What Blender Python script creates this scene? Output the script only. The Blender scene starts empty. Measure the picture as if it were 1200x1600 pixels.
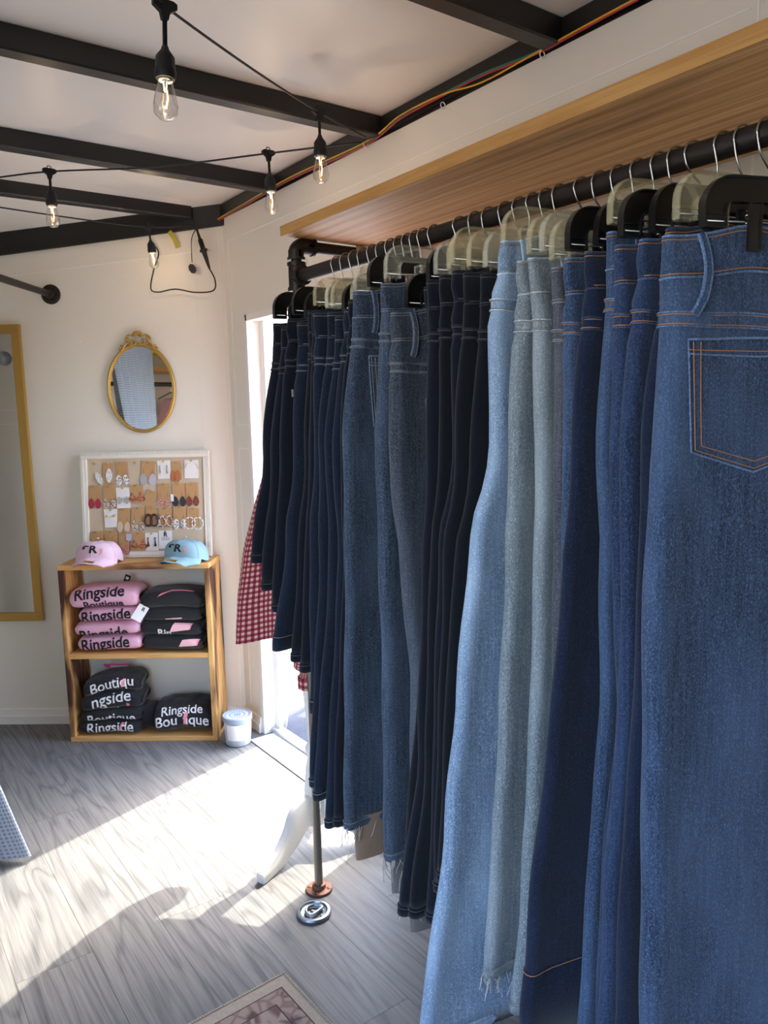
import bpy, bmesh, math, random
from mathutils import Vector, Matrix, noise
random.seed(7)
scene = bpy.context.scene
COL = scene.collection
PI = math.pi
S = math.sin; Cc = math.cos

# ---------------------------------------------------------------- camera
FPX = 1200.0
def camera_basis(roll=-1.3, pitch=7.6, vpx=-277):
    p, r = math.radians(pitch), math.radians(roll)
    up = Vector((0, -Cc(p), -S(p)))
    up = Vector((Cc(r)*up.x - S(r)*up.y, S(r)*up.x + Cc(r)*up.y, up.z))
    x = (vpx - 600) / FPX
    y = -(x*up.x + up.z) / up.y
    Y = Vector((x, y, 1)).normalized()
    X = Y.cross(up)
    return Matrix((X, Y, up))          # rows: world axes in camera coordinates (x right, y down, z forward)
CB = camera_basis()
cam_data = bpy.data.cameras.new('camera')
cam = bpy.data.objects.new('camera', cam_data)
COL.objects.link(cam)
r_, u_, b_ = CB @ Vector((1, 0, 0)), CB @ Vector((0, -1, 0)), CB @ Vector((0, 0, -1))
cam.matrix_world = Matrix(((r_.x, u_.x, b_.x, 0), (r_.y, u_.y, b_.y, 0), (r_.z, u_.z, b_.z, 1.35), (0, 0, 0, 1)))
cam_data.sensor_fit = 'HORIZONTAL'
cam_data.sensor_width = 36.0
cam_data.lens = 36.0 * FPX / 1200.0
cam_data.clip_start = 0.02
scene.camera = cam

# ---------------------------------------------------------------- light
SUN_AZ = math.atan2(0.31, 0.95)        # direction towards the sun in the ground plane
SUN_EL = math.radians(50)
world = bpy.data.worlds.new('sky')
scene.world = world
world.use_nodes = True
wn = world.node_tree.nodes; wl = world.node_tree.links
sky = wn.new('ShaderNodeTexSky')
sky.sky_type = 'NISHITA'
sky.sun_disc = False
sky.sun_elevation = SUN_EL
sky.sun_rotation = PI/2 - SUN_AZ
sky.air_density = 1.0; sky.dust_density = 3.0; sky.ozone_density = 1.0
wn['Background'].inputs['Strength'].default_value = 1.0
wl.new(sky.outputs[0], wn['Background'].inputs[0])
sun_data = bpy.data.lights.new('sun', 'SUN')
sun = bpy.data.objects.new('sun', sun_data)
COL.objects.link(sun)
sun_data.energy = 5.2
sun_data.angle = math.radians(0.6)
sun_data.color = (1.0, 0.92, 0.78)
sd = Vector((Cc(SUN_EL)*Cc(SUN_AZ), Cc(SUN_EL)*S(SUN_AZ), S(SUN_EL)))
sun.rotation_euler = sd.to_track_quat('Z', 'Y').to_euler()
def portal(name, loc, rot, sx, sy):
    d = bpy.data.lights.new(name, 'AREA'); d.shape = 'RECTANGLE'; d.size = sx; d.size_y = sy
    d.cycles.is_portal = True
    o = bpy.data.objects.new(name, d); COL.objects.link(o); o.location = loc; o.rotation_euler = rot
portal('door_portal', (1.47, 2.36, 0.86), (PI/2, 0, PI/2), 0.94, 1.72)
portal('window_portal', (-1.2, 0.3, 1.275), (PI/2, 0, -PI/2), 2.0, 1.35)
vs = scene.view_settings
vs.view_transform = 'Standard'; vs.look = 'None'; vs.gamma = 1.0; vs.use_curve_mapping = False
vs.exposure = 1.22
scene.cycles.max_bounces = 10
scene.cycles.diffuse_bounces = 6
scene.cycles.transparent_max_bounces = 24
scene.cycles.caustics_reflective = False
scene.cycles.caustics_refractive = False
scene.cycles.sample_clamp_indirect = 6.0

# ---------------------------------------------------------------- materials
def lin(c):
    return tuple((v/12.92 if v <= 0.04045 else ((v+0.055)/1.055)**2.4) for v in [x/255 for x in c]) + (1,)
def newmat(name):
    m = bpy.data.materials.new(name); m.use_nodes = True
    return m, m.node_tree.nodes, m.node_tree.links, m.node_tree.nodes['Principled BSDF']
def plain(name, rgb, rough=0.6, metal=0.0, spec=0.5, bump=0.0, bscale=200, var=0.0, sheen=0.0):
    m, n, l, b = newmat(name)
    col = lin(rgb) if max(rgb) > 1 else tuple(rgb) + (1,)
    b.inputs['Base Color'].default_value = col
    b.inputs['Roughness'].default_value = rough
    b.inputs['Metallic'].default_value = metal
    b.inputs['Specular IOR Level'].default_value = spec
    if sheen: b.inputs['Sheen Weight'].default_value = sheen
    if bump or var:
        tc = n.new('ShaderNodeTexCoord'); t = n.new('ShaderNodeTexNoise')
        t.inputs['Scale'].default_value = bscale; t.inputs['Detail'].default_value = 3
        l.new(tc.outputs['Object'], t.inputs['Vector'])
        if bump:
            bp = n.new('ShaderNodeBump'); bp.inputs['Strength'].default_value = bump; bp.inputs['Distance'].default_value = 0.002
            l.new(t.outputs['Fac'], bp.inputs['Height']); l.new(bp.outputs[0], b.inputs['Normal'])
        if var:
            mx = n.new('ShaderNodeMix'); mx.data_type = 'RGBA'
            mx.inputs['A'].default_value = tuple(c*(1-var) for c in col[:3]) + (1,)
            mx.inputs['B'].default_value = tuple(min(1, c*(1+var)) for c in col[:3]) + (1,)
            l.new(t.outputs['Fac'], mx.inputs['Factor']); l.new(mx.outputs['Result'], b.inputs['Base Color'])
    return m
def ramp(n, stops):
    r = n.new('ShaderNodeValToRGB'); e = r.color_ramp.elements
    while len(e) < len(stops): e.new(0.5)
    for i, (p, c) in enumerate(stops):
        e[i].position = p; e[i].color = c if len(c) == 4 else lin(c)
    return r
def tex(n, l, kind, scale, mscale=(1, 1, 1), detail=3, coord='Object', distortion=0.0, rand=False, rot=(0, 0, 0)):
    tc = n.new('ShaderNodeTexCoord'); mp = n.new('ShaderNodeMapping')
    mp.inputs['Scale'].default_value = mscale; mp.inputs['Rotation'].default_value = rot
    l.new(tc.outputs[coord], mp.inputs['Vector'])
    if rand:
        oi = n.new('ShaderNodeObjectInfo'); ml = n.new('ShaderNodeMath'); ml.operation = 'MULTIPLY'; ml.inputs[1].default_value = 37.0
        l.new(oi.outputs['Random'], ml.inputs[0])
        cx = n.new('ShaderNodeCombineXYZ')
        for k in range(3): l.new(ml.outputs[0], cx.inputs[k])
        l.new(cx.outputs[0], mp.inputs['Location'])
    t = n.new('ShaderNodeTex' + kind)
    t.inputs['Scale'].default_value = scale
    if kind in ('Noise', 'Wave'):
        t.inputs['Detail'].default_value = detail; t.inputs['Distortion'].default_value = distortion
    l.new(mp.outputs[0], t.inputs['Vector'])
    return t
def mixc(n, l, fac, a, b, mode='MIX'):
    mx = n.new('ShaderNodeMix'); mx.data_type = 'RGBA'; mx.blend_type = mode
    for k, v in (('A', a), ('B', b)):
        if isinstance(v, tuple): mx.inputs[k].default_value = v
        else: l.new(v, mx.inputs[k])
    if isinstance(fac, (int, float)): mx.inputs['Factor'].default_value = fac
    else: l.new(fac, mx.inputs['Factor'])
    return mx.outputs['Result']
def denim(name, dark, light, fade=0.25):
    m, n, l, b = newmat(name)
    fine = tex(n, l, 'Noise', 620, (1, 1, 0.55), 2)
    slub = tex(n, l, 'Noise', 230, (1, 1, 0.06), 2)
    big = tex(n, l, 'Noise', 6, (1.6, 1, 0.6), 2, rand=True)
    r1 = ramp(n, [(0.40, lin(dark)), (0.60, lin(light)), (0.70, lin(tuple(min(255, v*1.25 + 12) for v in light)))]); l.new(fine.outputs['Fac'], r1.inputs[0])
    r2 = ramp(n, [(0.35, lin(dark)), (0.7, lin(light))]); l.new(slub.outputs['Fac'], r2.inputs[0])
    c = mixc(n, l, 0.38, r1.outputs[0], r2.outputs[0])
    r3 = ramp(n, [(0.42, (0, 0, 0, 1)), (0.7, (fade, fade, fade, 1))]); l.new(big.outputs['Fac'], r3.inputs[0])
    c = mixc(n, l, r3.outputs[0], c, lin(tuple(min(255, v*1.25) for v in light)))
    l.new(c, b.inputs['Base Color'])
    b.inputs['Roughness'].default_value = 0.92; b.inputs['Specular IOR Level'].default_value = 0.15
    b.inputs['Sheen Weight'].default_value = 0.12; b.inputs['Sheen Roughness'].default_value = 0.6
    bp = n.new('ShaderNodeBump'); bp.inputs['Strength'].default_value = 0.35; bp.inputs['Distance'].default_value = 0.0008
    l.new(fine.outputs['Fac'], bp.inputs['Height']); l.new(bp.outputs[0], b.inputs['Normal'])
    return m
def wood(name, pale, dark, burn=None, axis=0, scale=1.0, amount=0.5, rough=0.6):
    m, n, l, b = newmat(name)
    ms = [14, 14, 14]; ms[axis] = 1.2
    g = tex(n, l, 'Noise', 3*scale, tuple(ms), 5, distortion=0.9, rand=True)
    ms2 = [60, 60, 60]; ms2[axis] = 1.0
    g2 = tex(n, l, 'Noise', 6*scale, tuple(ms2), 2, rand=True)
    r1 = ramp(n, [(0.3, lin(dark)), (0.62, lin(pale))]); l.new(g.outputs['Fac'], r1.inputs[0])
    r2 = ramp(n, [(0.3, lin(dark)), (0.6, lin(pale))]); l.new(g2.outputs['Fac'], r2.inputs[0])
    c = mixc(n, l, 0.4, r1.outputs[0], r2.outputs[0])
    if burn:
        ms3 = [3, 3, 3]; ms3[axis] = 0.8
        g3 = tex(n, l, 'Noise', 2.2*scale, tuple(ms3), 3, rand=True, distortion=0.6)
        r3 = ramp(n, [(0.60 - 0.20*amount, (0, 0, 0, 1)), (0.72 - 0.16*amount, (1, 1, 1, 1))]); l.new(g3.outputs['Fac'], r3.inputs[0])
        g4 = ramp(n, [(0.3, lin(burn)), (0.75, lin(tuple(min(255, v*2.3) for v in burn)))]); l.new(g.outputs['Fac'], g4.inputs[0])
        c = mixc(n, l, r3.outputs[0], c, g4.outputs[0])
    l.new(c, b.inputs['Base Color']); b.inputs['Roughness'].default_value = rough
    b.inputs['Specular IOR Level'].default_value = 0.3
    bp = n.new('ShaderNodeBump'); bp.inputs['Strength'].default_value = 0.25; bp.inputs['Distance'].default_value = 0.002
    l.new(g2.outputs['Fac'], bp.inputs['Height']); l.new(bp.outputs[0], b.inputs['Normal'])
    return m
def spotted(name, base, spot, scale=160, thr=0.42):
    m, n, l, b = newmat(name)
    v = tex(n, l, 'Voronoi', scale)
    r = ramp(n, [(thr, lin(spot)), (thr + 0.04, lin(base))]); l.new(v.outputs['Distance'], r.inputs[0])
    l.new(r.outputs[0], b.inputs['Base Color']); b.inputs['Roughness'].default_value = 0.6
    return m
def clear_plastic(name, tint, alpha=0.4, rough=0.12):
    m, n, l, b = newmat(name)
    b.inputs['Base Color'].default_value = lin(tint); b.inputs['Roughness'].default_value = rough
    tr = n.new('ShaderNodeBsdfTransparent'); tr.inputs[0].default_value = (0.97, 0.96, 0.93, 1)
    fr = n.new('ShaderNodeLayerWeight'); fr.inputs[0].default_value = 0.35
    mr = n.new('ShaderNodeMapRange'); mr.inputs['To Min'].default_value = alpha*0.6; mr.inputs['To Max'].default_value = min(1, alpha + 0.45)
    l.new(fr.outputs['Facing'], mr.inputs['Value'])
    mx = n.new('ShaderNodeMixShader'); l.new(mr.outputs[0], mx.inputs[0]); l.new(tr.outputs[0], mx.inputs[1]); l.new(b.outputs[0], mx.inputs[2])
    l.new(mx.outputs[0], n['Material Output'].inputs[0])
    return m
def emit(name, rgb, strength):
    m, n, l, b = newmat(name)
    b.inputs['Base Color'].default_value = lin(rgb); b.inputs['Emission Color'].default_value = lin(rgb); b.inputs['Emission Strength'].default_value = strength
    return m

M = {}
M['wall'] = plain('wall_white_paint', (234, 229, 217), 0.55, bump=0.25, bscale=70, spec=0.3)
M['wall_line'] = plain('wall_groove_paint', (244, 242, 236), 0.4)
M['trim'] = plain('white_trim_paint', (238, 236, 230), 0.45)
M['black'] = plain('black_enamel_steel', (20, 19, 18), 0.38, spec=0.5, bump=0.1, bscale=60)
M['black_rubber'] = plain('black_rubber', (17, 17, 17), 0.55)
M['black_plastic'] = plain('black_hanger_plastic', (24, 22, 20), 0.3, spec=0.6)
M['clear'] = clear_plastic('clear_yellowed_plastic', (232, 218, 180), 0.16)
M['clear2'] = clear_plastic('clear_plastic', (236, 230, 214), 0.14)
M['chrome'] = plain('chromed_wire', (190, 188, 182), 0.25, metal=1.0)
M['pipe'] = plain('dark_iron_pipe', (52, 44, 40), 0.42, metal=0.55, bump=0.3, bscale=120, var=0.25)
M['steel'] = plain('steel_pipe', (150, 142, 130), 0.38, metal=0.85, var=0.2, bscale=30)
M['rust'] = plain('rusty_iron_flange', (120, 84, 66), 0.55, metal=0.4, var=0.35, bscale=90)
M['zinc'] = plain('zinc_plate', (150, 160, 168), 0.3, metal=0.9, var=0.15, bscale=60)
M['alu'] = plain('aluminium_threshold', (216, 218, 220), 0.42, metal=0.6, bump=0.1, bscale=20)
M['gold'] = plain('gold_metal', (196, 158, 84), 0.34, metal=0.8)
M['gold_flat'] = plain('gold_painted_frame', (186, 150, 78), 0.42, metal=0.5)
M['mirror'] = plain('mirror_glass', (232, 236, 236), 0.02, metal=1.0)
M['white'] = plain('white_plastic', (236, 236, 234), 0.4)
M['white_paint'] = plain('white_painted_wood', (238, 236, 230), 0.4)
M['white_text'] = plain('white_print', (232, 228, 226), 0.7)
M['black_text'] = plain('black_print', (16, 14, 16), 0.7)
M['pink_text'] = plain('pink_print', (236, 140, 150), 0.7)
M['pale_pink_text'] = plain('pale_pink_print', (240, 186, 190), 0.7)
M['pink_cloth'] = plain('pink_fleece', (226, 170, 192), 0.9, bump=0.35, bscale=500, sheen=0.15)
M['black_cloth'] = plain('black_fleece', (26, 25, 28), 0.92, bump=0.35, bscale=500, sheen=0.15)
M['pink_cap'] = plain('pink_cotton_twill', (232, 198, 212), 0.85, bump=0.3, bscale=600)
M['blue_cap'] = plain('blue_cotton_twill', (138, 170, 180), 0.85, bump=0.3, bscale=600)
M['kraft'] = plain('kraft_card', (190, 148, 102), 0.8, var=0.06, bscale=80)
M['card'] = plain('white_card', (236, 232, 228), 0.6)
M['linen'] = plain('linen_fabric', (206, 188, 162), 0.9, bump=0.5, bscale=500, var=0.1)
M['frame_white'] = plain('white_frame_wood', (234, 228, 216), 0.5)
M['silver'] = plain('silver_metal', (196, 194, 190), 0.3, metal=0.8)
M['bright_gold'] = plain('polished_brass', (224, 184, 76), 0.25, metal=0.9)
M['crimson'] = plain('crimson_leather', (172, 44, 66), 0.6)
M['charcoal'] = plain('charcoal_leather', (44, 44, 48), 0.6)
M['lilac'] = plain('lilac_leather', (196, 190, 206), 0.6)
M['greyleather'] = plain('grey_leather', (170, 170, 174), 0.6)
M['tan'] = plain('tan_leather', (184, 108, 62), 0.6)
M['beige'] = plain('beige_leather', (212, 186, 156), 0.6)
M['darkbrown'] = plain('dark_brown_bead', (66, 34, 26), 0.4)
M['leopard'] = spotted('leopard_print', (196, 124, 84), (34, 22, 18), 190, 0.4)
M['leopard_pink'] = spotted('pink_leopard_print', (214, 152, 128), (52, 30, 28), 240, 0.36)
M['leopard_brown'] = spotted('brown_leopard_print', (142, 70, 44), (40, 22, 18), 240, 0.36)
M['cow'] = spotted('cow_print', (238, 234, 230), (26, 22, 22), 150, 0.38)
M['dotted'] = spotted('dotted_print', (240, 238, 236), (24, 22, 22), 330, 0.3)
M['leopard_white'] = spotted('pale_leopard_print', (226, 202, 182), (30, 24, 22), 170, 0.42)
M['wire_green'] = plain('green_wire', (28, 120, 100), 0.4)
M['wire_red'] = plain('red_wire', (176, 46, 66), 0.4)
M['wire_yellow'] = plain('yellow_wire', (214, 166, 36), 0.4)
M['tape_yellow'] = plain('yellow_tape', (176, 164, 42), 0.5)
M['filament'] = emit('glowing_filament', (255, 186, 92), 5.0)
M['tub_lid'] = plain('grey_tub_lid', (150, 164, 180), 0.4)
M['tub'] = clear_plastic('milky_tub_plastic', (222, 224, 228), 0.75, 0.35)
M['tub_fill'] = plain('tub_contents', (170, 168, 164), 0.7, var=0.4, bscale=90)
M['pink_tag'] = plain('pink_hangtag', (236, 92, 146), 0.6)
M['stitch'] = plain('dark_thread', (96, 88, 86), 0.8)
M['stitch_pale'] = plain('pale_thread', (150, 142, 130), 0.8)
M['stitch_orange'] = plain('orange_thread', (190, 128, 84), 0.8)
M['fray'] = plain('frayed_cotton', (190, 182, 172), 0.9)
M['inner_facing'] = plain('grey_inner_facing', (120, 112, 108), 0.9, var=0.2, bscale=300, bump=0.3)
M['hem_tan'] = plain('tan_inner_facing', (150, 122, 100), 0.9, bump=0.3)
M['patch'] = plain('beige_print', (206, 190, 176), 0.7)
M['pink_knit'] = plain('pink_knit', (214, 164, 172), 0.9, bump=0.3)
M['flower'] = plain('yellow_flower', (226, 206, 60), 0.7)
M['leaf'] = plain('green_leaf', (92, 128, 52), 0.6)
M['pot'] = plain('terracotta_pot', (180, 112, 76), 0.8)
M['shaded_asphalt'] = plain('shaded_asphalt', (62, 66, 78), 0.9, bump=0.6, bscale=60, var=0.35)
M['shelf_wood'] = wood('pine_shelf_edge', (206, 158, 96), (176, 122, 64), None, 1, 1.0)
M['case_wood'] = wood('burnt_pine_case', (224, 178, 114), (180, 120, 62), (44, 26, 18), 2, 1.5, 0.75)
M['case_wood_x'] = wood('burnt_pine_board', (222, 176, 112), (196, 136, 74), (66, 40, 26), 0, 1.0, 0.1)

def shelf_material():
    m, n, l, b = newmat('scorched_pine_shelf')
    w = tex(n, l, 'Wave', 9, (1, 0.12, 1), 3, distortion=7.0)
    w.wave_type = 'BANDS'; w.bands_direction = 'X'
    w.inputs['Detail Scale'].default_value = 0.6
    g = tex(n, l, 'Noise', 4, (26, 0.6, 26), 3)
    big = tex(n, l, 'Noise', 2.2, (3, 0.9, 3), 3)
    r = ramp(n, [(0.15, lin((216, 152, 92))), (0.5, lin((246, 192, 128))), (0.9, lin((250, 204, 144)))]); l.new(w.outputs['Fac'], r.inputs[0])
    r2 = ramp(n, [(0.35, lin((206, 138, 80))), (0.6, lin((250, 198, 134)))]); l.new(g.outputs['Fac'], r2.inputs[0])
    c = mixc(n, l, 0.65, r.outputs[0], r2.outputs[0])
    r3 = ramp(n, [(0.54, (0, 0, 0, 1)), (0.72, (0.6, 0.6, 0.6, 1))]); l.new(big.outputs['Fac'], r3.inputs[0])
    rb = ramp(n, [(0.2, lin((104, 68, 46))), (0.8, lin((196, 142, 96)))]); l.new(w.outputs['Fac'], rb.inputs[0])
    c = mixc(n, l, r3.outputs[0], c, rb.outputs[0])
    l.new(c, b.inputs['Base Color']); b.inputs['Roughness'].default_value = 0.55
    return m
M['shelf_under'] = shelf_material()

def floor_material():
    m, n, l, b = newmat('grey_oak_vinyl')
    base = tex(n, l, 'Noise', 1.0, (9, 0.9, 1), 2, rand=True, distortion=0.4)
    ml = n.new('ShaderNodeMath'); ml.operation = 'MULTIPLY'; ml.inputs[1].default_value = 62.0; l.new(base.outputs['Fac'], ml.inputs[0])
    sn = n.new('ShaderNodeMath'); sn.operation = 'SINE'; l.new(ml.outputs[0], sn.inputs[0])
    ma = n.new('ShaderNodeMath'); ma.operation = 'MULTIPLY_ADD'; ma.inputs[1].default_value = 0.5; ma.inputs[2].default_value = 0.5; l.new(sn.outputs[0], ma.inputs[0])
    r1 = ramp(n, [(0.0, lin((88, 90, 92))), (0.2, lin((111, 112, 113))), (0.9, lin((122, 122, 121)))]); l.new(ma.outputs[0], r1.inputs[0])
    g = tex(n, l, 'Noise', 5, (24, 0.5, 1), 5, rand=True)
    f = tex(n, l, 'Noise', 40, (11, 0.16, 1), 3, rand=True)
    r2 = ramp(n, [(0.34, lin((86, 88, 91))), (0.64, lin((132, 131, 128)))]); l.new(g.outputs['Fac'], r2.inputs[0])
    c = mixc(n, l, 0.36, r1.outputs[0], r2.outputs[0])
    r3 = ramp(n, [(0.36, (0.52, 0.52, 0.54, 1)), (0.47, (1, 1, 1, 1))]); l.new(f.outputs['Fac'], r3.inputs[0])
    c = mixc(n, l, 0.6, c, r3.outputs[0], 'MULTIPLY')
    l.new(c, b.inputs['Base Color']); b.inputs['Roughness'].default_value = 0.5; b.inputs['Specular IOR Level'].default_value = 0.3
    bp = n.new('ShaderNodeBump'); bp.inputs['Strength'].default_value = 0.15; bp.inputs['Distance'].default_value = 0.001
    l.new(f.outputs['Fac'], bp.inputs['Height']); l.new(bp.outputs[0], b.inputs['Normal'])
    return m
M['floor'] = floor_material()
M['floor_gap'] = plain('floor_joint', (70, 68, 66), 0.8)
M['ceiling'] = plain('ceiling_sheet', (236, 232, 225), 0.42, spec=0.6)

def plaid_material():
    m, n, l, b = newmat('red_plaid_cotton')
    tc = n.new('ShaderNodeTexCoord'); sp = n.new('ShaderNodeSeparateXYZ'); l.new(tc.outputs['UV'], sp.inputs[0])
    outs = []
    for k in (0, 1):
        ml = n.new('ShaderNodeMath'); ml.operation = 'MULTIPLY'; ml.inputs[1].default_value = 62.0; l.new(sp.outputs[k], ml.inputs[0])
        fr = n.new('ShaderNodeMath'); fr.operation = 'FRACT'; l.new(ml.outputs[0], fr.inputs[0])
        gt = n.new('ShaderNodeMath'); gt.operation = 'LESS_THAN'; gt.inputs[1].default_value = 0.5; l.new(fr.outputs[0], gt.inputs[0])
        outs.append(gt.outputs[0])
    c1 = mixc(n, l, outs[0], lin((226, 192, 168)), lin((170, 62, 78)))
    c2 = mixc(n, l, outs[0], lin((176, 70, 84)), lin((112, 22, 46)))
    c = mixc(n, l, outs[1], c1, c2)
    l.new(c, b.inputs['Base Color']); b.inputs['Roughness'].default_value = 0.9
    return m
M['plaid'] = plaid_material()

def waffle_material():
    m, n, l, b = newmat('blue_grey_waffle_cloth')
    tc = n.new('ShaderNodeTexCoord')
    w1 = n.new('ShaderNodeTexWave'); w2 = n.new('ShaderNodeTexWave')
    w1.bands_direction = 'X'; w2.bands_direction = 'Y'
    for w in (w1, w2):
        w.inputs['Scale'].default_value = 26; l.new(tc.outputs['UV'], w.inputs['Vector'])
    mx = n.new('ShaderNodeMath'); mx.operation = 'MULTIPLY'; l.new(w1.outputs['Fac'], mx.inputs[0]); l.new(w2.outputs['Fac'], mx.inputs[1])
    r = ramp(n, [(0.0, lin((170, 180, 194))), (0.8, lin((120, 132, 150)))]); l.new(mx.outputs[0], r.inputs[0])
    l.new(r.outputs[0], b.inputs['Base Color']); b.inputs['Roughness'].default_value = 0.9
    bp = n.new('ShaderNodeBump'); bp.inputs['Strength'].default_value = 0.6; bp.inputs['Distance'].default_value = 0.003; bp.invert = True
    l.new(mx.outputs[0], bp.inputs['Height']); l.new(bp.outputs[0], b.inputs['Normal'])
    return m
M['waffle'] = waffle_material()

def rug_material(name, base, motif, scale):
    m, n, l, b = newmat(name)
    v = tex(n, l, 'Voronoi', scale); v.feature = 'DISTANCE_TO_EDGE'
    v2 = tex(n, l, 'Voronoi', scale*0.5)
    r = ramp(n, [(0.05, lin(motif)), (0.16, lin(base))]); l.new(v.outputs['Distance'], r.inputs[0])
    r2 = ramp(n, [(0.18, lin(tuple(int(q*0.55) for q in base))), (0.3, lin(base))]); l.new(v2.outputs['Distance'], r2.inputs[0])
    c = mixc(n, l, 0.5, r.outputs[0], r2.outputs[0])
    l.new(c, b.inputs['Base Color']); b.inputs['Roughness'].default_value = 0.95
    bp = n.new('ShaderNodeBump'); bp.inputs['Strength'].default_value = 0.4; bp.inputs['Distance'].default_value = 0.001
    t = tex(n, l, 'Noise', 600); l.new(t.outputs['Fac'], bp.inputs['Height']); l.new(bp.outputs[0], b.inputs['Normal'])
    return m
M['rug_border'] = plain('rug_beige_border', (170, 158, 144), 0.95, var=0.2, bscale=120, bump=0.4)
M['rug_band'] = rug_material('rug_patterned_band', (158, 138, 130), (96, 70, 68), 34)
M['rug_field'] = rug_material('rug_burgundy_field', (112, 86, 84), (196, 182, 170), 26)
M['rug_line'] = plain('rug_dark_line', (66, 54, 56), 0.95)

def ground_material():
    m, n, l, b = newmat('paved_ground')
    t = tex(n, l, 'Noise', 30, (1, 1, 1), 4); t2 = tex(n, l, 'Noise', 3, (1, 1, 1), 3)
    r = ramp(n, [(0.35, lin((140, 139, 136))), (0.7, lin((186, 184, 178)))]); l.new(t.outputs['Fac'], r.inputs[0])
    r2 = ramp(n, [(0.4, (0.8, 0.8, 0.8, 1)), (0.7, (1, 1, 1, 1))]); l.new(t2.outputs['Fac'], r2.inputs[0])
    l.new(mixc(n, l, 1.0, r.outputs[0], r2.outputs[0], 'MULTIPLY'), b.inputs['Base Color'])
    b.inputs['Roughness'].default_value = 0.95
    return m
M['ground'] = ground_material()

# ---------------------------------------------------------------- mesh helpers
class MB:
    def __init__(s): s.v = []; s.f = []; s.uv = None; s.mi = []; s.cm = 0
    def add(s, vs, fs):
        o = len(s.v); s.v += [tuple(v) for v in vs]; s.f += [tuple(i + o for i in f) for f in fs]; s.mi += [s.cm]*len(fs)
        return s
    def box(s, x0, x1, y0, y1, z0, z1, mtx=None, bev=0.0):
        if bev:
            bm = bmesh.new()
            bmesh.ops.create_cube(bm, size=1.0)
            for v in bm.verts: v.co = Vector(((x0+x1)/2 + v.co.x*(x1-x0), (y0+y1)/2 + v.co.y*(y1-y0), (z0+z1)/2 + v.co.z*(z1-z0)))
            bmesh.ops.bevel(bm, geom=bm.edges[:], offset=bev, segments=2, affect='EDGES', profile=0.5)
            bm.verts.index_update()
            vs = [v.co.copy() for v in bm.verts]; fs = [[v.index for v in f.verts] for f in bm.faces]; bm.free()
        else:
            vs = [Vector(p) for p in ((x0,y0,z0),(x1,y0,z0),(x1,y1,z0),(x0,y1,z0),(x0,y0,z1),(x1,y0,z1),(x1,y1,z1),(x0,y1,z1))]
            fs = [(0,3,2,1),(4,5,6,7),(0,1,5,4),(1,2,6,5),(2,3,7,6),(3,0,4,7)]
        if mtx is not None: vs = [mtx @ v for v in vs]
        return s.add(vs, fs)
    def prism(s, poly, axis, a0, a1, mtx=None):
        n = len(poly)
        def P(p, a):
            if axis == 'x': q = (a, p[0], p[1])
            elif axis == 'y': q = (p[0], a, p[1])
            else: q = (p[0], p[1], a)
            return mtx @ Vector(q) if mtx is not None else Vector(q)
        vs = [P(p, a0) for p in poly] + [P(p, a1) for p in poly]
        fs = [tuple(range(n-1, -1, -1)), tuple(range(n, 2*n))] + [(i, (i+1) % n, n + (i+1) % n, n + i) for i in range(n)]
        return s.add(vs, fs)
    def lathe(s, prof, center=(0, 0, 0), seg=24, mtx=None, caps=True):
        c = Vector(center); vs = []; fs = []
        for (r, z) in prof:
            for k in range(seg):
                a = 2*PI*k/seg; vs.append(c + Vector((r*Cc(a), r*S(a), z)))
        for i in range(len(prof)-1):
            for k in range(seg):
                k2 = (k+1) % seg; fs.append((i*seg+k, i*seg+k2, (i+1)*seg+k2, (i+1)*seg+k))
        if caps:
            fs.append(tuple(range(seg-1, -1, -1))); o = (len(prof)-1)*seg; fs.append(tuple(o+k for k in range(seg)))
        if mtx is not None: vs = [mtx @ v for v in vs]
        return s.add(vs, fs)
    def tube(s, pts, rad, seg=8, caps=True, closed=False, flat=None, up=None):
        pts = [Vector(p) for p in pts]; n = len(pts)
        rads = rad if isinstance(rad, (list, tuple)) else [rad]*n
        vs = []; fs = []; prev = None
        for i, p in enumerate(pts):
            if closed: d = pts[(i+1) % n] - pts[i-1]
            elif i == 0: d = pts[1] - p
            elif i == n-1: d = p - pts[i-1]
            else: d = (pts[i+1]-p).normalized() + (p-pts[i-1]).normalized()
            if d.length < 1e-9: d = Vector((0, 0, 1))
            d.normalize()
            if prev is None:
                a = Vector(up) if up is not None else (Vector((0, 0, 1)) if abs(d.z) < 0.9 else Vector((1, 0, 0)))
            else: a = prev
            nrm = a - d*a.dot(d)
            if nrm.length < 1e-6: nrm = d.orthogonal()
            nrm.normalize(); bn = d.cross(nrm); prev = nrm
            for k in range(seg):
                t = 2*PI*(k + (0.5 if flat else 0))/seg
                if flat: o = nrm*(flat[0]*(1 if Cc(t) > 0 else -1)) + bn*(flat[1]*(1 if S(t) > 0 else -1))
                else: o = nrm*(rads[i]*Cc(t)) + bn*(rads[i]*S(t))
                vs.append(p + o)
        m = n if closed else n-1
        for i in range(m):
            j = (i+1) % n
            for k in range(seg):
                k2 = (k+1) % seg; fs.append((i*seg+k, i*seg+k2, j*seg+k2, j*seg+k))
        if caps and not closed:
            fs.append(tuple(range(seg-1, -1, -1))); o = (n-1)*seg; fs.append(tuple(o+k for k in range(seg)))
        return s.add(vs, fs)
    def rect_tube(s, pts, hn, hb, closed=False, up=None):
        return s.tube(pts, 0, seg=4, closed=closed, flat=(hn, hb), up=up)
    def grid(s, fn, nu, nv, closed_u=False):
        vs = [fn(i, j) for i in range(nu) for j in range(nv)]
        fs = []
        for i in range(nu if closed_u else nu-1):
            i2 = (i+1) % nu
            for j in range(nv-1): fs.append((i*nv+j, i2*nv+j, i2*nv+j+1, i*nv+j+1))
        return s.add(vs, fs)
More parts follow.
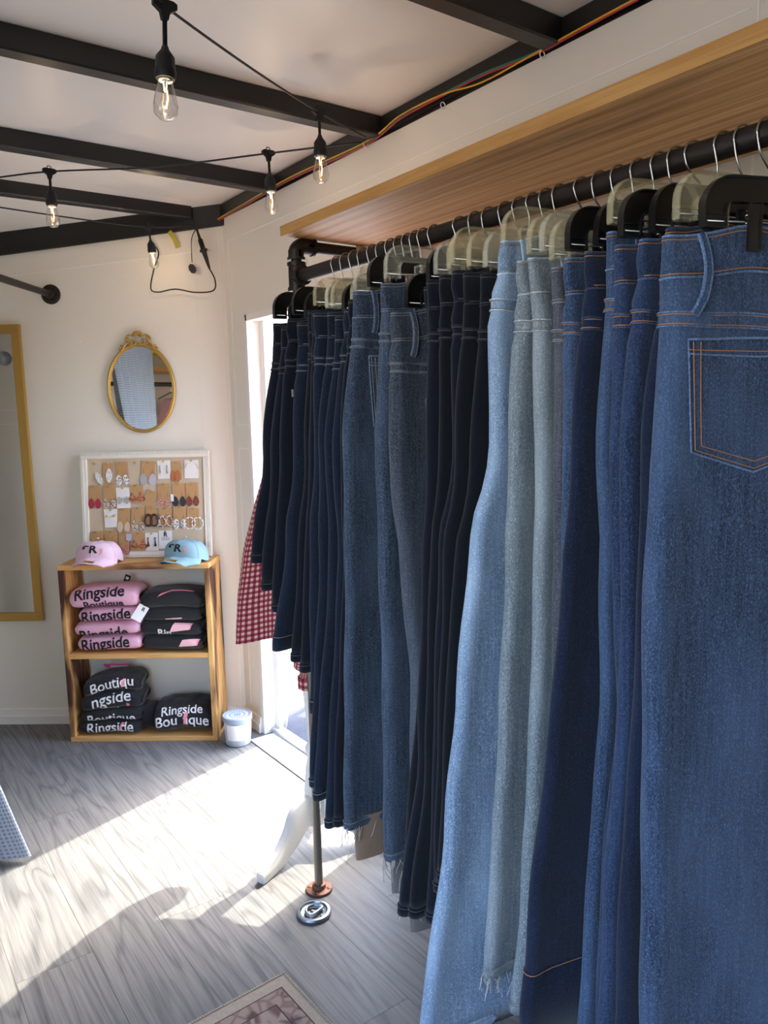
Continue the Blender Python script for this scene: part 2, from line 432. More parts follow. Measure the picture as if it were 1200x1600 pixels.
    def sphere(s, c, r, seg=12, rings=8, scale=(1, 1, 1), mtx=None):
        prof = [(max(1e-4, r*S(PI*i/rings)), -r*Cc(PI*i/rings)) for i in range(rings+1)]
        m = Matrix.Translation(c) @ Matrix.Diagonal((*scale, 1)); m = (mtx @ m) if mtx is not None else m
        return s.lathe(prof, (0, 0, 0), seg, m)
    def build(s, name, mat, parent=None, smooth=False, loc=None, rotz=None, auto=None):
        me = bpy.data.meshes.new(name)
        me.from_pydata(s.v, [], s.f)
        mats = mat if isinstance(mat, (list, tuple)) else [mat]
        for m in mats: me.materials.append(M[m] if isinstance(m, str) else m)
        for p, i in zip(me.polygons, s.mi): p.material_index = i
        if s.uv:
            uvl = me.uv_layers.new(name='uv')
            for lp in me.loops: uvl.data[lp.index].uv = s.uv[lp.vertex_index]
        if smooth or auto:
            me.polygons.foreach_set('use_smooth', [True]*len(me.polygons))
            if auto:
                try: me.set_sharp_from_angle(angle=math.radians(auto))
                except Exception: pass
        me.update()
        o = bpy.data.objects.new(name, me); COL.objects.link(o)
        if parent is not None: o.parent = parent
        if loc is not None: o.location = loc
        if rotz is not None: o.rotation_euler = (0, 0, rotz)
        return o
def tag(o, label, cat, group=None):
    o['label'] = label; o['category'] = cat
    if group: o['group'] = group
    return o
def thing(name, label, cat, loc=(0, 0, 0), rotz=0.0, group=None):
    o = bpy.data.objects.new(name, None); COL.objects.link(o); o.location = loc; o.rotation_euler = (0, 0, rotz)
    o.empty_display_size = 0.05
    return tag(o, label, cat, group)
def struct(o): o['kind'] = 'structure'; return o
def stuff(o): o['kind'] = 'stuff'; return o
def link_copy(src, parent, loc=None, rot=None):
    o = src.copy(); COL.objects.link(o); o.parent = parent
    if loc is not None: o.location = loc
    if rot is not None: o.rotation_euler = rot
    return o
def arc(cx, cz, r, a0, a1, n):
    return [(cx + r*Cc(a0 + (a1-a0)*i/(n-1)), cz + r*S(a0 + (a1-a0)*i/(n-1))) for i in range(n)]
def interp(pts, z):
    # pts sorted by falling z : [(x, z)...]; smooth interpolation
    if z >= pts[0][1]: return pts[0][0]
    if z <= pts[-1][1]: return pts[-1][0]
    for (xa, za), (xb, zb) in zip(pts, pts[1:]):
        if za >= z >= zb:
            t = (za - z)/(za - zb) if za > zb else 0
            t2 = t*t*(3-2*t); t = 0.5*t + 0.5*t2
            return xa + (xb-xa)*t
    return pts[-1][0]
def cspline(pts, n=8):
    P = [Vector(p) for p in pts]; out = []
    for i in range(len(P)-1):
        p0 = P[max(0, i-1)]; p1 = P[i]; p2 = P[i+1]; p3 = P[min(len(P)-1, i+2)]
        for k in range(n):
            t = k/n
            out.append(0.5*((2*p1) + (p2-p0)*t + (2*p0-5*p1+4*p2-p3)*t*t + (3*p1-p0-3*p2+p3)*t**3))
    out.append(P[-1]); return out
def text_mesh(body, size, bold=0.0, cuts=0, shear=0.0):
    c = bpy.data.curves.new('text_tmp', 'FONT'); c.body = body; c.size = size; c.align_x = 'CENTER'; c.align_y = 'CENTER'
    c.offset = bold; c.shear = shear; c.resolution_u = 3
    o = bpy.data.objects.new('text_tmp', c); COL.objects.link(o)
    dg = bpy.context.evaluated_depsgraph_get(); dg.update()
    me = bpy.data.meshes.new_from_object(o.evaluated_get(dg))
    bpy.data.objects.remove(o); bpy.data.curves.remove(c)
    bm = bmesh.new(); bm.from_mesh(me); bpy.data.meshes.remove(me)
    bmesh.ops.triangulate(bm, faces=bm.faces[:])
    for _ in range(cuts):
        long = [e for e in bm.edges if e.calc_length() > size*0.12]
        if long: bmesh.ops.subdivide_edges(bm, edges=long, cuts=1); bmesh.ops.triangulate(bm, faces=bm.faces[:])
    bm.verts.index_update()
    vs = [v.co.copy() for v in bm.verts]; fs = [[v.index for v in f.verts] for f in bm.faces]; bm.free()
    return vs, fs

# nose-wall frame: origin in the corner, local x to the right, local y into the wall
NR = math.atan2(-0.611, 0.792)
CX, CY = 1.39, 3.0
def nose(s, off, z):
    """point: s metres left of the corner, off metres in front of the nose wall"""
    return Vector((CX - 0.792*s - 0.611*off, CY + 0.611*s - 0.792*off, z))
NL = 1.6              # length of the nose wall
APX, APY = CX - 0.792*NL, CY + 0.611*NL   # tip of the V nose
XL = APX - (CX - APX)  # left side wall
WALLH = 2.13

# ================================================================ THE SETTING
YR = -2.2
DY0, DY1, DZ = 1.90, 2.83, 1.72          # side door opening
CEIL = 2.185
def nose_y(x):
    return CY + (CX - x)*0.7715 if x >= APX else CY + (x - XL)*0.7715

# floor with planks
b = MB(); b.prism([(XL, YR), (CX+0.06, YR), (CX+0.06, CY), (APX, APY), (XL, CY)], 'z', -0.12, -0.004)
floor_ob = struct(b.build('floor', 'floor_gap'))
PWID = 0.1805
xs = [0.788 - 0.1805*k for k in range(-4, 12)]
xs = sorted(xs)
for k in range(-1, len(xs)):
    x0 = XL if k < 0 else xs[k]; x1 = xs[k+1] if k+1 < len(xs) else CX
    x0 = max(x0, XL); x1 = min(x1, CX)
    if x1 - x0 < 0.01: continue
    row = round((x0 - 0.788)/PWID)
    start = {0: 1.29, -1: 1.91, 1: 2.2, -2: 1.45, -3: 1.90, 2: 1.62, 3: 1.05, -4: 1.3}.get(row, 1.93 + 0.47*(row*7 % 5))
    y = start
    while y > YR: y -= 1.22
    while y < max(nose_y(x0), nose_y(x1)):
        ya, yb = max(y, YR), y + 1.22
        g = 0.0004
        top = []
        n0, n1 = nose_y(x0+g), nose_y(x1-g)
        A = (x0+g, ya+g); Bq = (x1-g, ya+g)
        if ya + g < min(n0, n1) - 0.01:
            poly = [A, Bq, (x1-g, min(yb-g, n1))]
            if x0 < APX < x1 and yb > APY: poly.append((APX, APY))
            poly.append((x0+g, min(yb-g, n0)))
            cx_, cy_ = (x0+x1)/2, ya
            pb = MB(); pb.prism([(p[0]-cx_, p[1]-cy_) for p in poly], 'z', -0.004, 0.0)
            pb.build('plank', 'floor', floor_ob, loc=(cx_, cy_, 0))
        y += 1.22

# right side wall with the door opening
b = MB()
b.box(CX, CX+0.05, YR, DY0, 0, WALLH)
b.box(CX, CX+0.05, DY1, CY+0.04, 0, WALLH)
b.box(CX, CX+0.05, DY0, DY1, DZ, WALLH)
wall_right = struct(b.build('wall_right', 'wall'))
def line_y(y0, y1, z, w=0.003):
    MB().box(CX-0.0015, CX+0.002, y0, y1, z-w/2, z+w/2).build('panel_line', 'wall_line', wall_right)
def line_z(y, z0, z1, w=0.004):
    MB().box(CX-0.0015, CX+0.002, y-w/2, y+w/2, z0, z1).build('panel_line', 'wall_line', wall_right)
line_y(0.79, 2.955, 2.035); line_z(2.955, 1.30, 2.035); line_y(2.845, 2.955, 1.30)
line_y(2.845, 2.945, 1.205); line_z(2.945, 0.10, 1.205)
line_z(0.775, 0.0, 2.09); line_y(-1.0, 0.76, 2.04)
cov = MB(); cov.lathe([(0.0005, 0.004), (0.05, 0.004), (0.06, 0.0)], (0, 0, 0), 28, Matrix.Translation((CX, 1.52, 1.93)) @ Matrix.Rotation(-PI/2, 4, 'Y'))
tag(cov.build('wall_cover_plate', 'wall', auto=40), 'round white cover plate on the side wall just above the wooden shelf', 'cover plate')

# nose walls (sloping top)
def nose_wall(name, pts_bottom, h0, h1, thick):
    (x0, y0), (x1, y1) = pts_bottom; d = Vector((x1-x0, y1-y0, 0)).normalized(); nn = Vector((-d.y, d.x, 0))*thick
    vs = [Vector((x0, y0, 0)), Vector((x1, y1, 0)), Vector((x1, y1, h1)), Vector((x0, y0, h0))]
    vs += [v + nn for v in vs]
    return struct(MB().add(vs, [(0,1,2,3),(7,6,5,4),(0,4,5,1),(1,5,6,2),(2,6,7,3),(3,7,4,0)]).build(name, 'wall'))
wall_front = nose_wall('wall_front', ((CX, CY), (APX, APY)), 2.105, 1.945, -0.05)
wall_fl = nose_wall('wall_front_left', ((APX, APY), (XL, CY)), 1.945, 2.105, -0.05)
def nline(s0, z0, s1, z1, w=0.003, mat='wall_line'):
    a, c = nose(s0, 0, z0), nose(s1, 0, z1)
    MB().rect_tube([a, c], w/2, 0.0015, up=(0, 0, 1) if abs(z0-z1) < abs(s0-s1) else (0.792, -0.611, 0)).build('panel_line', mat, wall_front)
nline(0.125, 2.005, 1.5, 1.87); nline(0.125, 2.1, 0.125, 0.08, 0.002, 'trim'); nline(0.02, 2.1, 0.02, 0.06, 0.004, 'trim')
# screw heads and scuffs on the nose wall
for (s, z) in ((0.62, 1.66), (0.60, 1.46), (0.595, 1.17), (0.41, 1.92), (0.66, 1.30), (0.30, 1.70)):
    p = nose(s, 0, z); q = nose(s, 0.0015, z)
    MB().tube([p, q], 0.004, 8).build('screw_head', 'trim', wall_front)

# left wall with open service window, rear wall
b = MB()
WY0, WY1, WZ0, WZ1 = -0.7, 1.3, 0.60, 1.95
b.box(XL-0.05, XL, YR, WY0, 0, WALLH); b.box(XL-0.05, XL, WY1, CY+0.04, 0, WALLH)
b.box(XL-0.05, XL, WY0, WY1, 0, WZ0); b.box(XL-0.05, XL, WY0, WY1, WZ1, WALLH)
wall_left = struct(b.build('wall_left', 'wall'))
struct(MB().box(XL-0.05, CX+0.05, YR-0.05, YR, 0, WALLH+0.06).build('wall_rear', 'wall'))
b = MB()
for (y0, y1, z0, z1) in ((WY0, WY1, WZ0-0.03, WZ0), (WY0, WY1, WZ1, WZ1+0.03), (WY0-0.03, WY0, WZ0-0.03, WZ1+0.03), (WY1, WY1+0.03, WZ0-0.03, WZ1+0.03)): b.box(XL-0.055, XL+0.006, y0, y1, z0, z1)
struct(b.build('window_1', 'trim'))
for z in (1.31, 1.40): MB().box(XL-0.002, XL+0.0015, 1.35, 2.9, z-0.003, z+0.003).build('panel_line', 'wall_line', wall_left)

# ceiling
b = MB(); b.box(XL-0.05, CX+0.05, YR, CY, CEIL, CEIL+0.04)
b.add([(CX+0.08, CY, CEIL), (APX, APY+0.06, 2.03), (XL-0.08, CY, CEIL), (CX+0.08, CY, CEIL+0.04), (APX, APY+0.06, 2.07), (XL-0.08, CY, CEIL+0.04)],
      [(0, 2, 1), (3, 4, 5), (0, 1, 4, 3), (1, 2, 5, 4), (2, 0, 3, 5)])
ceiling = struct(b.build('ceiling', 'ceiling'))
BEAMS = (-1.95, -1.3, -0.67, -0.05, 0.585, 1.235, 1.905, 2.56, 3.075)
for y in BEAMS:
    b = MB()
    x0, x1 = XL, CX
    if y > CY: x1 = CX - (y-CY)/0.7715; x0 = XL + (y-CY)/0.7715
    # hat-section beam: web, bottom flange, small lips
    b.prism([(y-0.024, CEIL-0.002), (y-0.024, WALLH+0.004), (y-0.020, WALLH), (y+0.020, WALLH), (y+0.024, WALLH+0.004), (y+0.024, CEIL-0.002)], 'x', x0+0.012, x1-0.012)
    b.box(x0+0.012, x1-0.012, y+0.024, y+0.05, CEIL-0.006, CEIL-0.001)
    b.build('ceiling_beam', 'black', ceiling)
# black top rails along the walls
for side in (1, -1):
    x = CX if side > 0 else XL
    b = MB(); b.box(min(x, x + 0.05*side), max(x, x+0.05*side), YR, CY+0.04, WALLH, CEIL)
    b.box(min(x-0.012*side, x), max(x-0.012*side, x), YR, CY, CEIL-0.045, CEIL-0.003)
    b.build('top_rail', 'black', ceiling)
for sgn in (1, -1):
    def q(s, off, z):
        p = nose(s, off, z)
        return p if sgn > 0 else Vector((2*APX - p.x, p.y, p.z))
    vs = [q(-0.02, 0.012, 2.105), q(NL, 0.012, 1.945), q(NL, 0.012, 2.035), q(-0.02, 0.012, 2.19), q(-0.02, -0.05, 2.105), q(NL, -0.05, 1.945), q(NL, -0.05, 2.035), q(-0.02, -0.05, 2.19)]
    MB().add(vs, [(0,1,2,3),(7,6,5,4),(0,4,5,1),(1,5,6,2),(2,6,7,3),(3,7,4,0)]).build('top_rail', 'black', ceiling)

# baseboards and door trim
def base_profile(p0, p1, out, name):
    d = (p1-p0); L = d.length; mt = Matrix.Translation(p0) @ Matrix(((d.x/L, out.x, 0, 0), (d.y/L, out.y, 0, 0), (0, 0, 1, 0), (0, 0, 0, 1)))
    MBo = MB(); MBo.prism([(0, 0), (0.016, 0), (0.016, 0.036), (0.012, 0.04), (0.010, 0.066), (0.005, 0.07), (0, 0.07)], 'x', 0, L, mt)
    return struct(MBo.build(name, 'trim'))
base_profile(nose(0.0, 0, 0), nose(NL, 0, 0), Vector((-0.611, -0.792, 0)), 'baseboard_front')
base_profile(Vector((CX, DY1+0.012, 0)), Vector((CX, CY-0.01, 0)), Vector((-1, 0, 0)), 'baseboard_right')
base_profile(Vector((CX, YR, 0)), Vector((CX, DY0-0.03, 0)), Vector((-1, 0, 0)), 'baseboard_near')
# door frame: jambs and head, stepped outwards
b = MB()
for (y0, y1) in ((DY1-0.012, DY1+0.01), (DY0-0.01, DY0+0.012)): b.box(CX-0.004, CX+0.07, y0, y1, 0, DZ+0.012)
b.box(CX-0.004, CX+0.07, DY0, DY1, DZ-0.012, DZ+0.012)
fr = struct(b.build('door_1', 'trim'))
b = MB(); b.box(CX+0.05, CX+0.065, DY1-0.05, DY1-0.012, 0, DZ-0.01)
b.box(CX+0.05, CX+0.065, DY0+0.012, DY0+0.03, 0, DZ-0.01)
b.build('door_stop', 'trim', fr)
b = MB(); b.box(CX-0.082, CX+0.03, DY0+0.0125, DY1-0.03, 0.0, 0.006, bev=0.002); b.box(CX+0.03, CX+0.07, DY0+0.0125, DY1-0.013, -0.02, 0.022)
th = b.build('threshold_plate', 'alu', fr)
for y in (2.0, 2.25, 2.5, 2.72): MB().lathe([(0.004, 0.0), (0.004, 0.002), (0.002, 0.003)], (CX-0.03, y, 0.006), 8).build('screw', 'zinc', th)
# door leaf swung outwards, hinged at the far jamb
leaf = thing('trailer_door', 'white trailer side door swung open outside the far jamb', 'door', (CX+0.075, DY1+0.004, 0.03), 0)
ang = math.radians(62)
leaf.rotation_euler = (0, 0, ang)
MB().box(0, 0.9, 0.0, 0.035, 0, 1.68, bev=0.004).build('door_panel', 'trim', leaf)
MB().box(0.12, 0.16, -0.006, 0.0, 1.2, 1.52).build('door_catch', 'black_rubber', leaf)
MB().box(0.10, 0.80, -0.003, 0.0, 0.12, 0.16).build('kick_strip', 'alu', leaf)
for z in (0.12, 0.85, 1.5): MB().tube([(-0.006, 0.0, z), (-0.006, 0.0, z+0.09)], 0.007, 10).build('hinge', 'black_rubber', leaf)

# outside ground and backdrop
b = MB(); b.add([(-14, -14, -0.42), (22, -14, -0.42), (22, 22, -0.42), (-14, 22, -0.42)], [(0, 1, 2, 3)])
struct(b.build('ground', 'ground'))
struct(MB().box(1.7, 3.4, 1.2, 3.9, -0.419, -0.41).build('shaded_ground_patch', 'shaded_asphalt'))  # dark colour stands in for the shade on the ground outside the door

# ================================================================ SHELF, PIPE RACK
RX, RZ, RR = 1.016, 1.690, 0.0165        # rail axis and radius
PY = 1.765                               # post position along the wall
shelf = thing('wall_shelf', 'long scorched pine shelf board on the side wall above the jeans rail', 'shelf', (1.18, 0.6, 1.786))
MB().box(-0.205, 0.209, -1.7, 1.165, 0.0, 0.024, bev=0.0015).build('board', 'shelf_under', shelf)
MB().box(-0.2075, -0.205, -1.7, 1.165, 0.0002, 0.0238).build('front_edge', 'shelf_wood', shelf)
rack = thing('pipe_rack', 'dark iron pipe clothes rack fixed under the wall shelf', 'clothes rack', (RX, PY, 0))
b = MB(); b.tube([(0, -3.0, RZ), (0, -0.012, RZ)], RR, 20); b.build('rail', 'pipe', rack, auto=40)
def fitting(b, p, d, r, L):
    p = Vector(p); d = Vector(d).normalized()
    b.tube([p, p + d*L*0.72, p + d*L*0.72, p + d*L], [r, r, r*1.13, r*1.13], 18)
b = MB(); b.tube([(0, 0, 0.012), (0, 0, RZ-0.03)], 0.0115, 16); b.build('post', 'steel', rack, auto=40)
b = MB(); fitting(b, (0, 0, RZ), (0, 0, 1), 0.0215, 0.036); fitting(b, (0, 0, RZ), (0, 0, -1), 0.0215, 0.036); fitting(b, (0, 0, RZ), (0, -1, 0), 0.0215, 0.036); b.sphere((0, 0, RZ), 0.0215)
b.build('tee_fitting', 'pipe', rack, auto=40)
b = MB(); b.tube([(0, 0, RZ+0.02), (0, 0, RZ+0.07)], 0.0135, 16); b.build('nipple', 'pipe', rack, auto=40)
EZ = RZ + 0.078
b = MB(); pts = [(0, 0, EZ-0.03)] + [(0.022 + 0.022*Cc(PI - a), 0, EZ - 0.022 + 0.022*S(a)) for a in [PI/2*i/6 for i in range(7)]] + [(0.044, 0, EZ)]
b.tube(pts, 0.0205, 18); fitting(b, (0, 0, EZ-0.012), (0, 0, -1), 0.0205, 0.024); fitting(b, (0.028, 0, EZ), (1, 0, 0), 0.0205, 0.024)
b.build('elbow_fitting', 'pipe', rack, auto=40)
b = MB(); b.tube([(0.04, 0, EZ), (CX-RX-0.004, 0, EZ)], 0.0145, 16); b.build('wall_pipe', 'pipe', rack, auto=40)
def flange(b, mtx, r=0.036, hole=True):
    b.lathe([(r, 0), (r, 0.005), (r*0.96, 0.0065), (r*0.52, 0.008), (r*0.46, 0.018), (r*0.36, 0.02)], (0, 0, 0), 28, mtx)
    for k in range(4):
        a = PI/4 + k*PI/2; c = Vector((r*0.74*Cc(a), r*0.74*S(a), 0.006))
        b.lathe([(0.0062, 0), (0.0062, 0.002), (0.003, 0.0032)], c, 10, mtx)
b = MB(); flange(b, Matrix.Identity(4), 0.038); b.build('floor_flange', 'rust', rack, auto=35)
b = MB(); flange(b, Matrix.Translation((CX-RX-0.001, 0, EZ)) @ Matrix.Rotation(-PI/2, 4, 'Y'), 0.036); b.build('wall_flange', 'pipe', rack, auto=35)
b = MB(); hp = [(0.185, -0.016*1.0, EZ + 0.018), (0.185, -0.017, EZ), (0.185, -0.010, EZ-0.015), (0.185, 0.0, EZ-0.0175), (0.185, 0.010, EZ-0.015), (0.185, 0.017, EZ), (0.185, 0.016, EZ+0.018)]
b.rect_tube(hp, 0.0012, 0.011, up=(0, 0, 1)); b.build('pipe_strap', 'chrome', rack)
b = MB(); b.tube([(0, -2.6, 0.012), (0, -2.6, RZ-0.02)], 0.0115, 14); flange(b, Matrix.Translation((0, -2.6, 0)), 0.038); b.build('near_post', 'steel', rack, auto=35)

# ================================================================ JEANS
SH = {
 'navy': (('denim_navy', (7, 9, 18), (15, 20, 35), 0.12), 'stitch'),
 'ink': (('denim_ink', (5, 6, 13), (11, 14, 24), 0.10), 'stitch'),
 'dusk': (('denim_dusk', (12, 18, 29), (27, 36, 55), 0.25), 'stitch_pale'),
 'mid': (('denim_mid', (30, 40, 55), (81, 92, 110), 0.35), 'stitch_pale'),
 'slate': (('denim_slate', (38, 45, 56), (87, 91, 102), 0.3), 'stitch_pale'),
 'light': (('denim_light', (99, 122, 154), (159, 176, 195), 0.5), 'stitch_pale'),
 'pale': (('denim_pale', (95, 106, 114), (149, 154, 157), 0.4), 'stitch_pale'),
 'grey': (('denim_grey', (50, 54, 63), (93, 93, 100), 0.3), 'stitch_pale'),
 'blue': (('denim_blue', (28, 40, 63), (74, 92, 121), 0.4), 'stitch_orange'),
 'royal': (('denim_royal', (20, 30, 51), (55, 70, 101), 0.3), 'stitch_orange'),
 'deep': (('denim_deep', (13, 19, 36), (30, 40, 64), 0.25), 'stitch_orange'),
}
for k, ((nm, a, c, fd), st) in SH.items():
    M[nm] = denim(nm, a, c, fd)
    M[nm + '_worn'] = denim(nm + '_worn', tuple(int(v*0.5 + w*0.7) for v, w in zip(a, c)), tuple(min(235, int(v*1.25 + 26)) for v in c), 0.3)

class Jean:
    def __init__(s, y, edge, ht, seed, hem_flare=0.0, crotch=0.27):
        s.y = y; s.edge = edge; s.ht = ht; s.seed = seed; s.zt = edge[0][1]; s.zh = edge[-1][1]; s.cz = s.zt - crotch
        s.rx = random.Random(seed).uniform(-0.012, 0.012)
        s.n0 = Vector((seed*0.06, seed*0.04, 0))
        s.ph = seed*1.7; s.nar = 0.16
    def noise(s, x, z, f, a): return a*noise.noise(Vector((x*f[0], z*f[1], 0)) + s.n0)
    def centre(s): return RX + s.rx
    def xl(s, z):
        d = s.zt - z
        pad = 0.0014*S(z*26 + s.ph) * min(1, max(0, d/0.1))
        pad += 0.0045*(math.exp(-((d-0.043)/0.007)**2) + math.exp(-((d-0.094)/0.008)**2)) - 0.002*S(d*120 + s.ph)*math.exp(-((d-0.06)/0.06)**2)
        return interp(s.edge, z) + pad
    def hw(s, z): return s.centre() - s.xl(z)
    def half_t(s, z):
        d = s.zt - z
        k = min(1, max(0, (d - 0.004)/0.075)); k = k*k*(3-2*k)
        return 0.0050 + (s.ht - 0.0050)*k
    def dz(s, xr, z):         # waist line dips between the clips
        f = max(0, 1 - (s.zt - z)/0.14)
        return f*0.016*math.exp(-((abs(xr)-0.42)/0.28)**2)
    def ywob(s, x, z):
        d = s.zt - z
        w = s.noise(x, z, (7, 3.2), 0.004) * min(1, d/0.25)
        w += s.ht*0.16*S(x*55 + s.ph + z*4)*math.exp(-((d-0.06)/0.08)**2)*min(1, max(0, d)/0.05)
        return w
    def thick(s, x, z, cx, hw):       # half thickness: rounded outer folds, thinner middle
        e = max(0.0, hw - abs(x - cx)); t = s.half_t(z); r = min(t, hw*0.4)
        q = 1 - min(1.0, e/r); rnd = math.sqrt(max(0.0, 1 - q*q))
        k = min(1.0, max(0.0, (e - 1.2*r)/(2.6*r))); k = k*k*(3-2*k)
        return t*rnd*(1 - 0.42*k)
    def point(s, a, z, cx, hw, grow=0.0, pw=0.40):
        c, sn = Cc(a), S(a)
        xr = math.copysign(abs(c)**pw, c) if abs(c) > 1e-6 else 0.0
        x = cx + xr*hw; th = s.thick(x, z, cx, hw)
        y = s.y + math.copysign(th + grow*min(1, abs(sn)*1.5), sn) + s.ywob(x, z)
        return Vector((x + math.copysign(grow*abs(c), c), y, z))
    def ring(s, z, n, grow=0.0):
        cx = s.centre(); out = []
        for k in range(n):
            p = s.point(-PI/2 + 2*PI*k/n, z, cx, s.hw(z), grow)
            p.z += s.dz((p.x-cx)/max(0.05, s.hw(z)), z); out.append(p)
        return out
    def face(s, x, z, grow=0.0):      # near (-Y) surface point above the crotch
        cx = s.centre(); hw = s.hw(z); xr = max(-1, min(1, (x-cx)/hw))
        y = s.y - s.thick(x, z, cx, hw) - grow + s.ywob(x, z)
        return Vector((x, y, z + s.dz(xr, z)))
    def legdim(s, z, side):
        # outer edge, width of one leg
        t = (s.cz - z)/max(0.05, s.cz - s.zh)
        outer = s.hw(z) if side < 0 else s.hw(z)*0.97
        w = (s.hw(s.cz)*0.985)*(1 - s.nar*S(min(1, t*1.2)*PI/2)) + max(0, s.hw(z) - s.hw(s.cz))*0.55
        return outer, min(w, outer*0.995)
    def build(s, root, mat, inv):
        N = 32; b = MB(); m = 5
        zs = [s.zt - 0.05*0.25*i for i in range(5)]
        z = zs[-1]
        while z - 0.025 > s.cz + 0.01: z -= 0.025; zs.append(z)
        zs.append(s.cz)
        rows = [s.ring(z, N) for z in zs]
        vs = [p for r in rows for p in r]; fs = []
        for i in range(len(rows)-1):
            for k in range(N):
                k2 = (k+1) % N; fs.append((i*N+k, (i+1)*N+k, (i+1)*N+k2, i*N+k2))
        # inner lip of the waist
        o = len(vs); inner = [Vector((s.centre() + (p.x - s.centre())*0.975, s.y + (p.y - s.y)*0.6, p.z - 0.03)) for p in rows[0]]
        vs += inner; fs += [(k, (k+1) % N, o+(k+1) % N, o+k) for k in range(N)]
        base = (len(rows)-1)*N
        nz = max(8, int((s.cz - s.zh)/0.035))
        for side in (1, -1):
            outer_idx = [k for k in range(0, N//2+1)] if side > 0 else [0] + [N-k for k in range(1, N//2+1)]
            f0, f1 = rows[-1][0], rows[-1][N//2]
            o = len(vs); vs += [f1 + (f0-f1)*((q+1)/(m+1)) for q in range(m)]
            loop = [base+k for k in outer_idx] + [o+q for q in range(m)]
            L = len(loop)
            for j in range(1, nz+1):
                z = s.cz + (s.zh - s.cz)*j/nz
                out, w = s.legdim(z, side); bl = min(1, j/4)
                cx = s.centre() + side*(out - w/2); cur = []
                for q in range(L):
                    if q <= N//2: a = -PI/2 + PI*q/(N//2)
                    else: a = PI/2 + PI*(q - N//2)/(m+1)
                    if side < 0: a = PI - a
                    p = s.point(a, z, cx, w/2)
                    if bl < 1:
                        p0 = vs[loop[q]] if j == 1 else None
                        ref = Vector(rows[-1][outer_idx[q]]) if q <= N//2 else f1 + (f0-f1)*((q-N//2)/(m+1))
                        ref = Vector((ref.x, ref.y, z)); p = ref.lerp(p, bl)
                    cur.append(p)
                o2 = len(vs); vs += cur; nl = [o2+q for q in range(L)]
                for q in range(L):
                    q2 = (q+1) % L
                    f = (loop[q], nl[q], nl[q2], loop[q2])
                    fs.append(f if side > 0 else f[::-1])
                loop = nl
            cen = sum((vs[i] for i in loop), Vector())/L
            o2 = len(vs); vs += [cen + (vs[i]-cen)*0.86 + Vector((0, 0, 0.012)) for i in loop]
            for q in range(L):
                q2 = (q+1) % L; f = (loop[q], o2+q, o2+q2, loop[q2]); fs.append(f if side > 0 else f[::-1])
            fs.append(tuple(o2+q for q in range(L)))
        b.add([v - inv for v in vs], fs)
        return b.build('denim_body', mat, root, smooth=True)

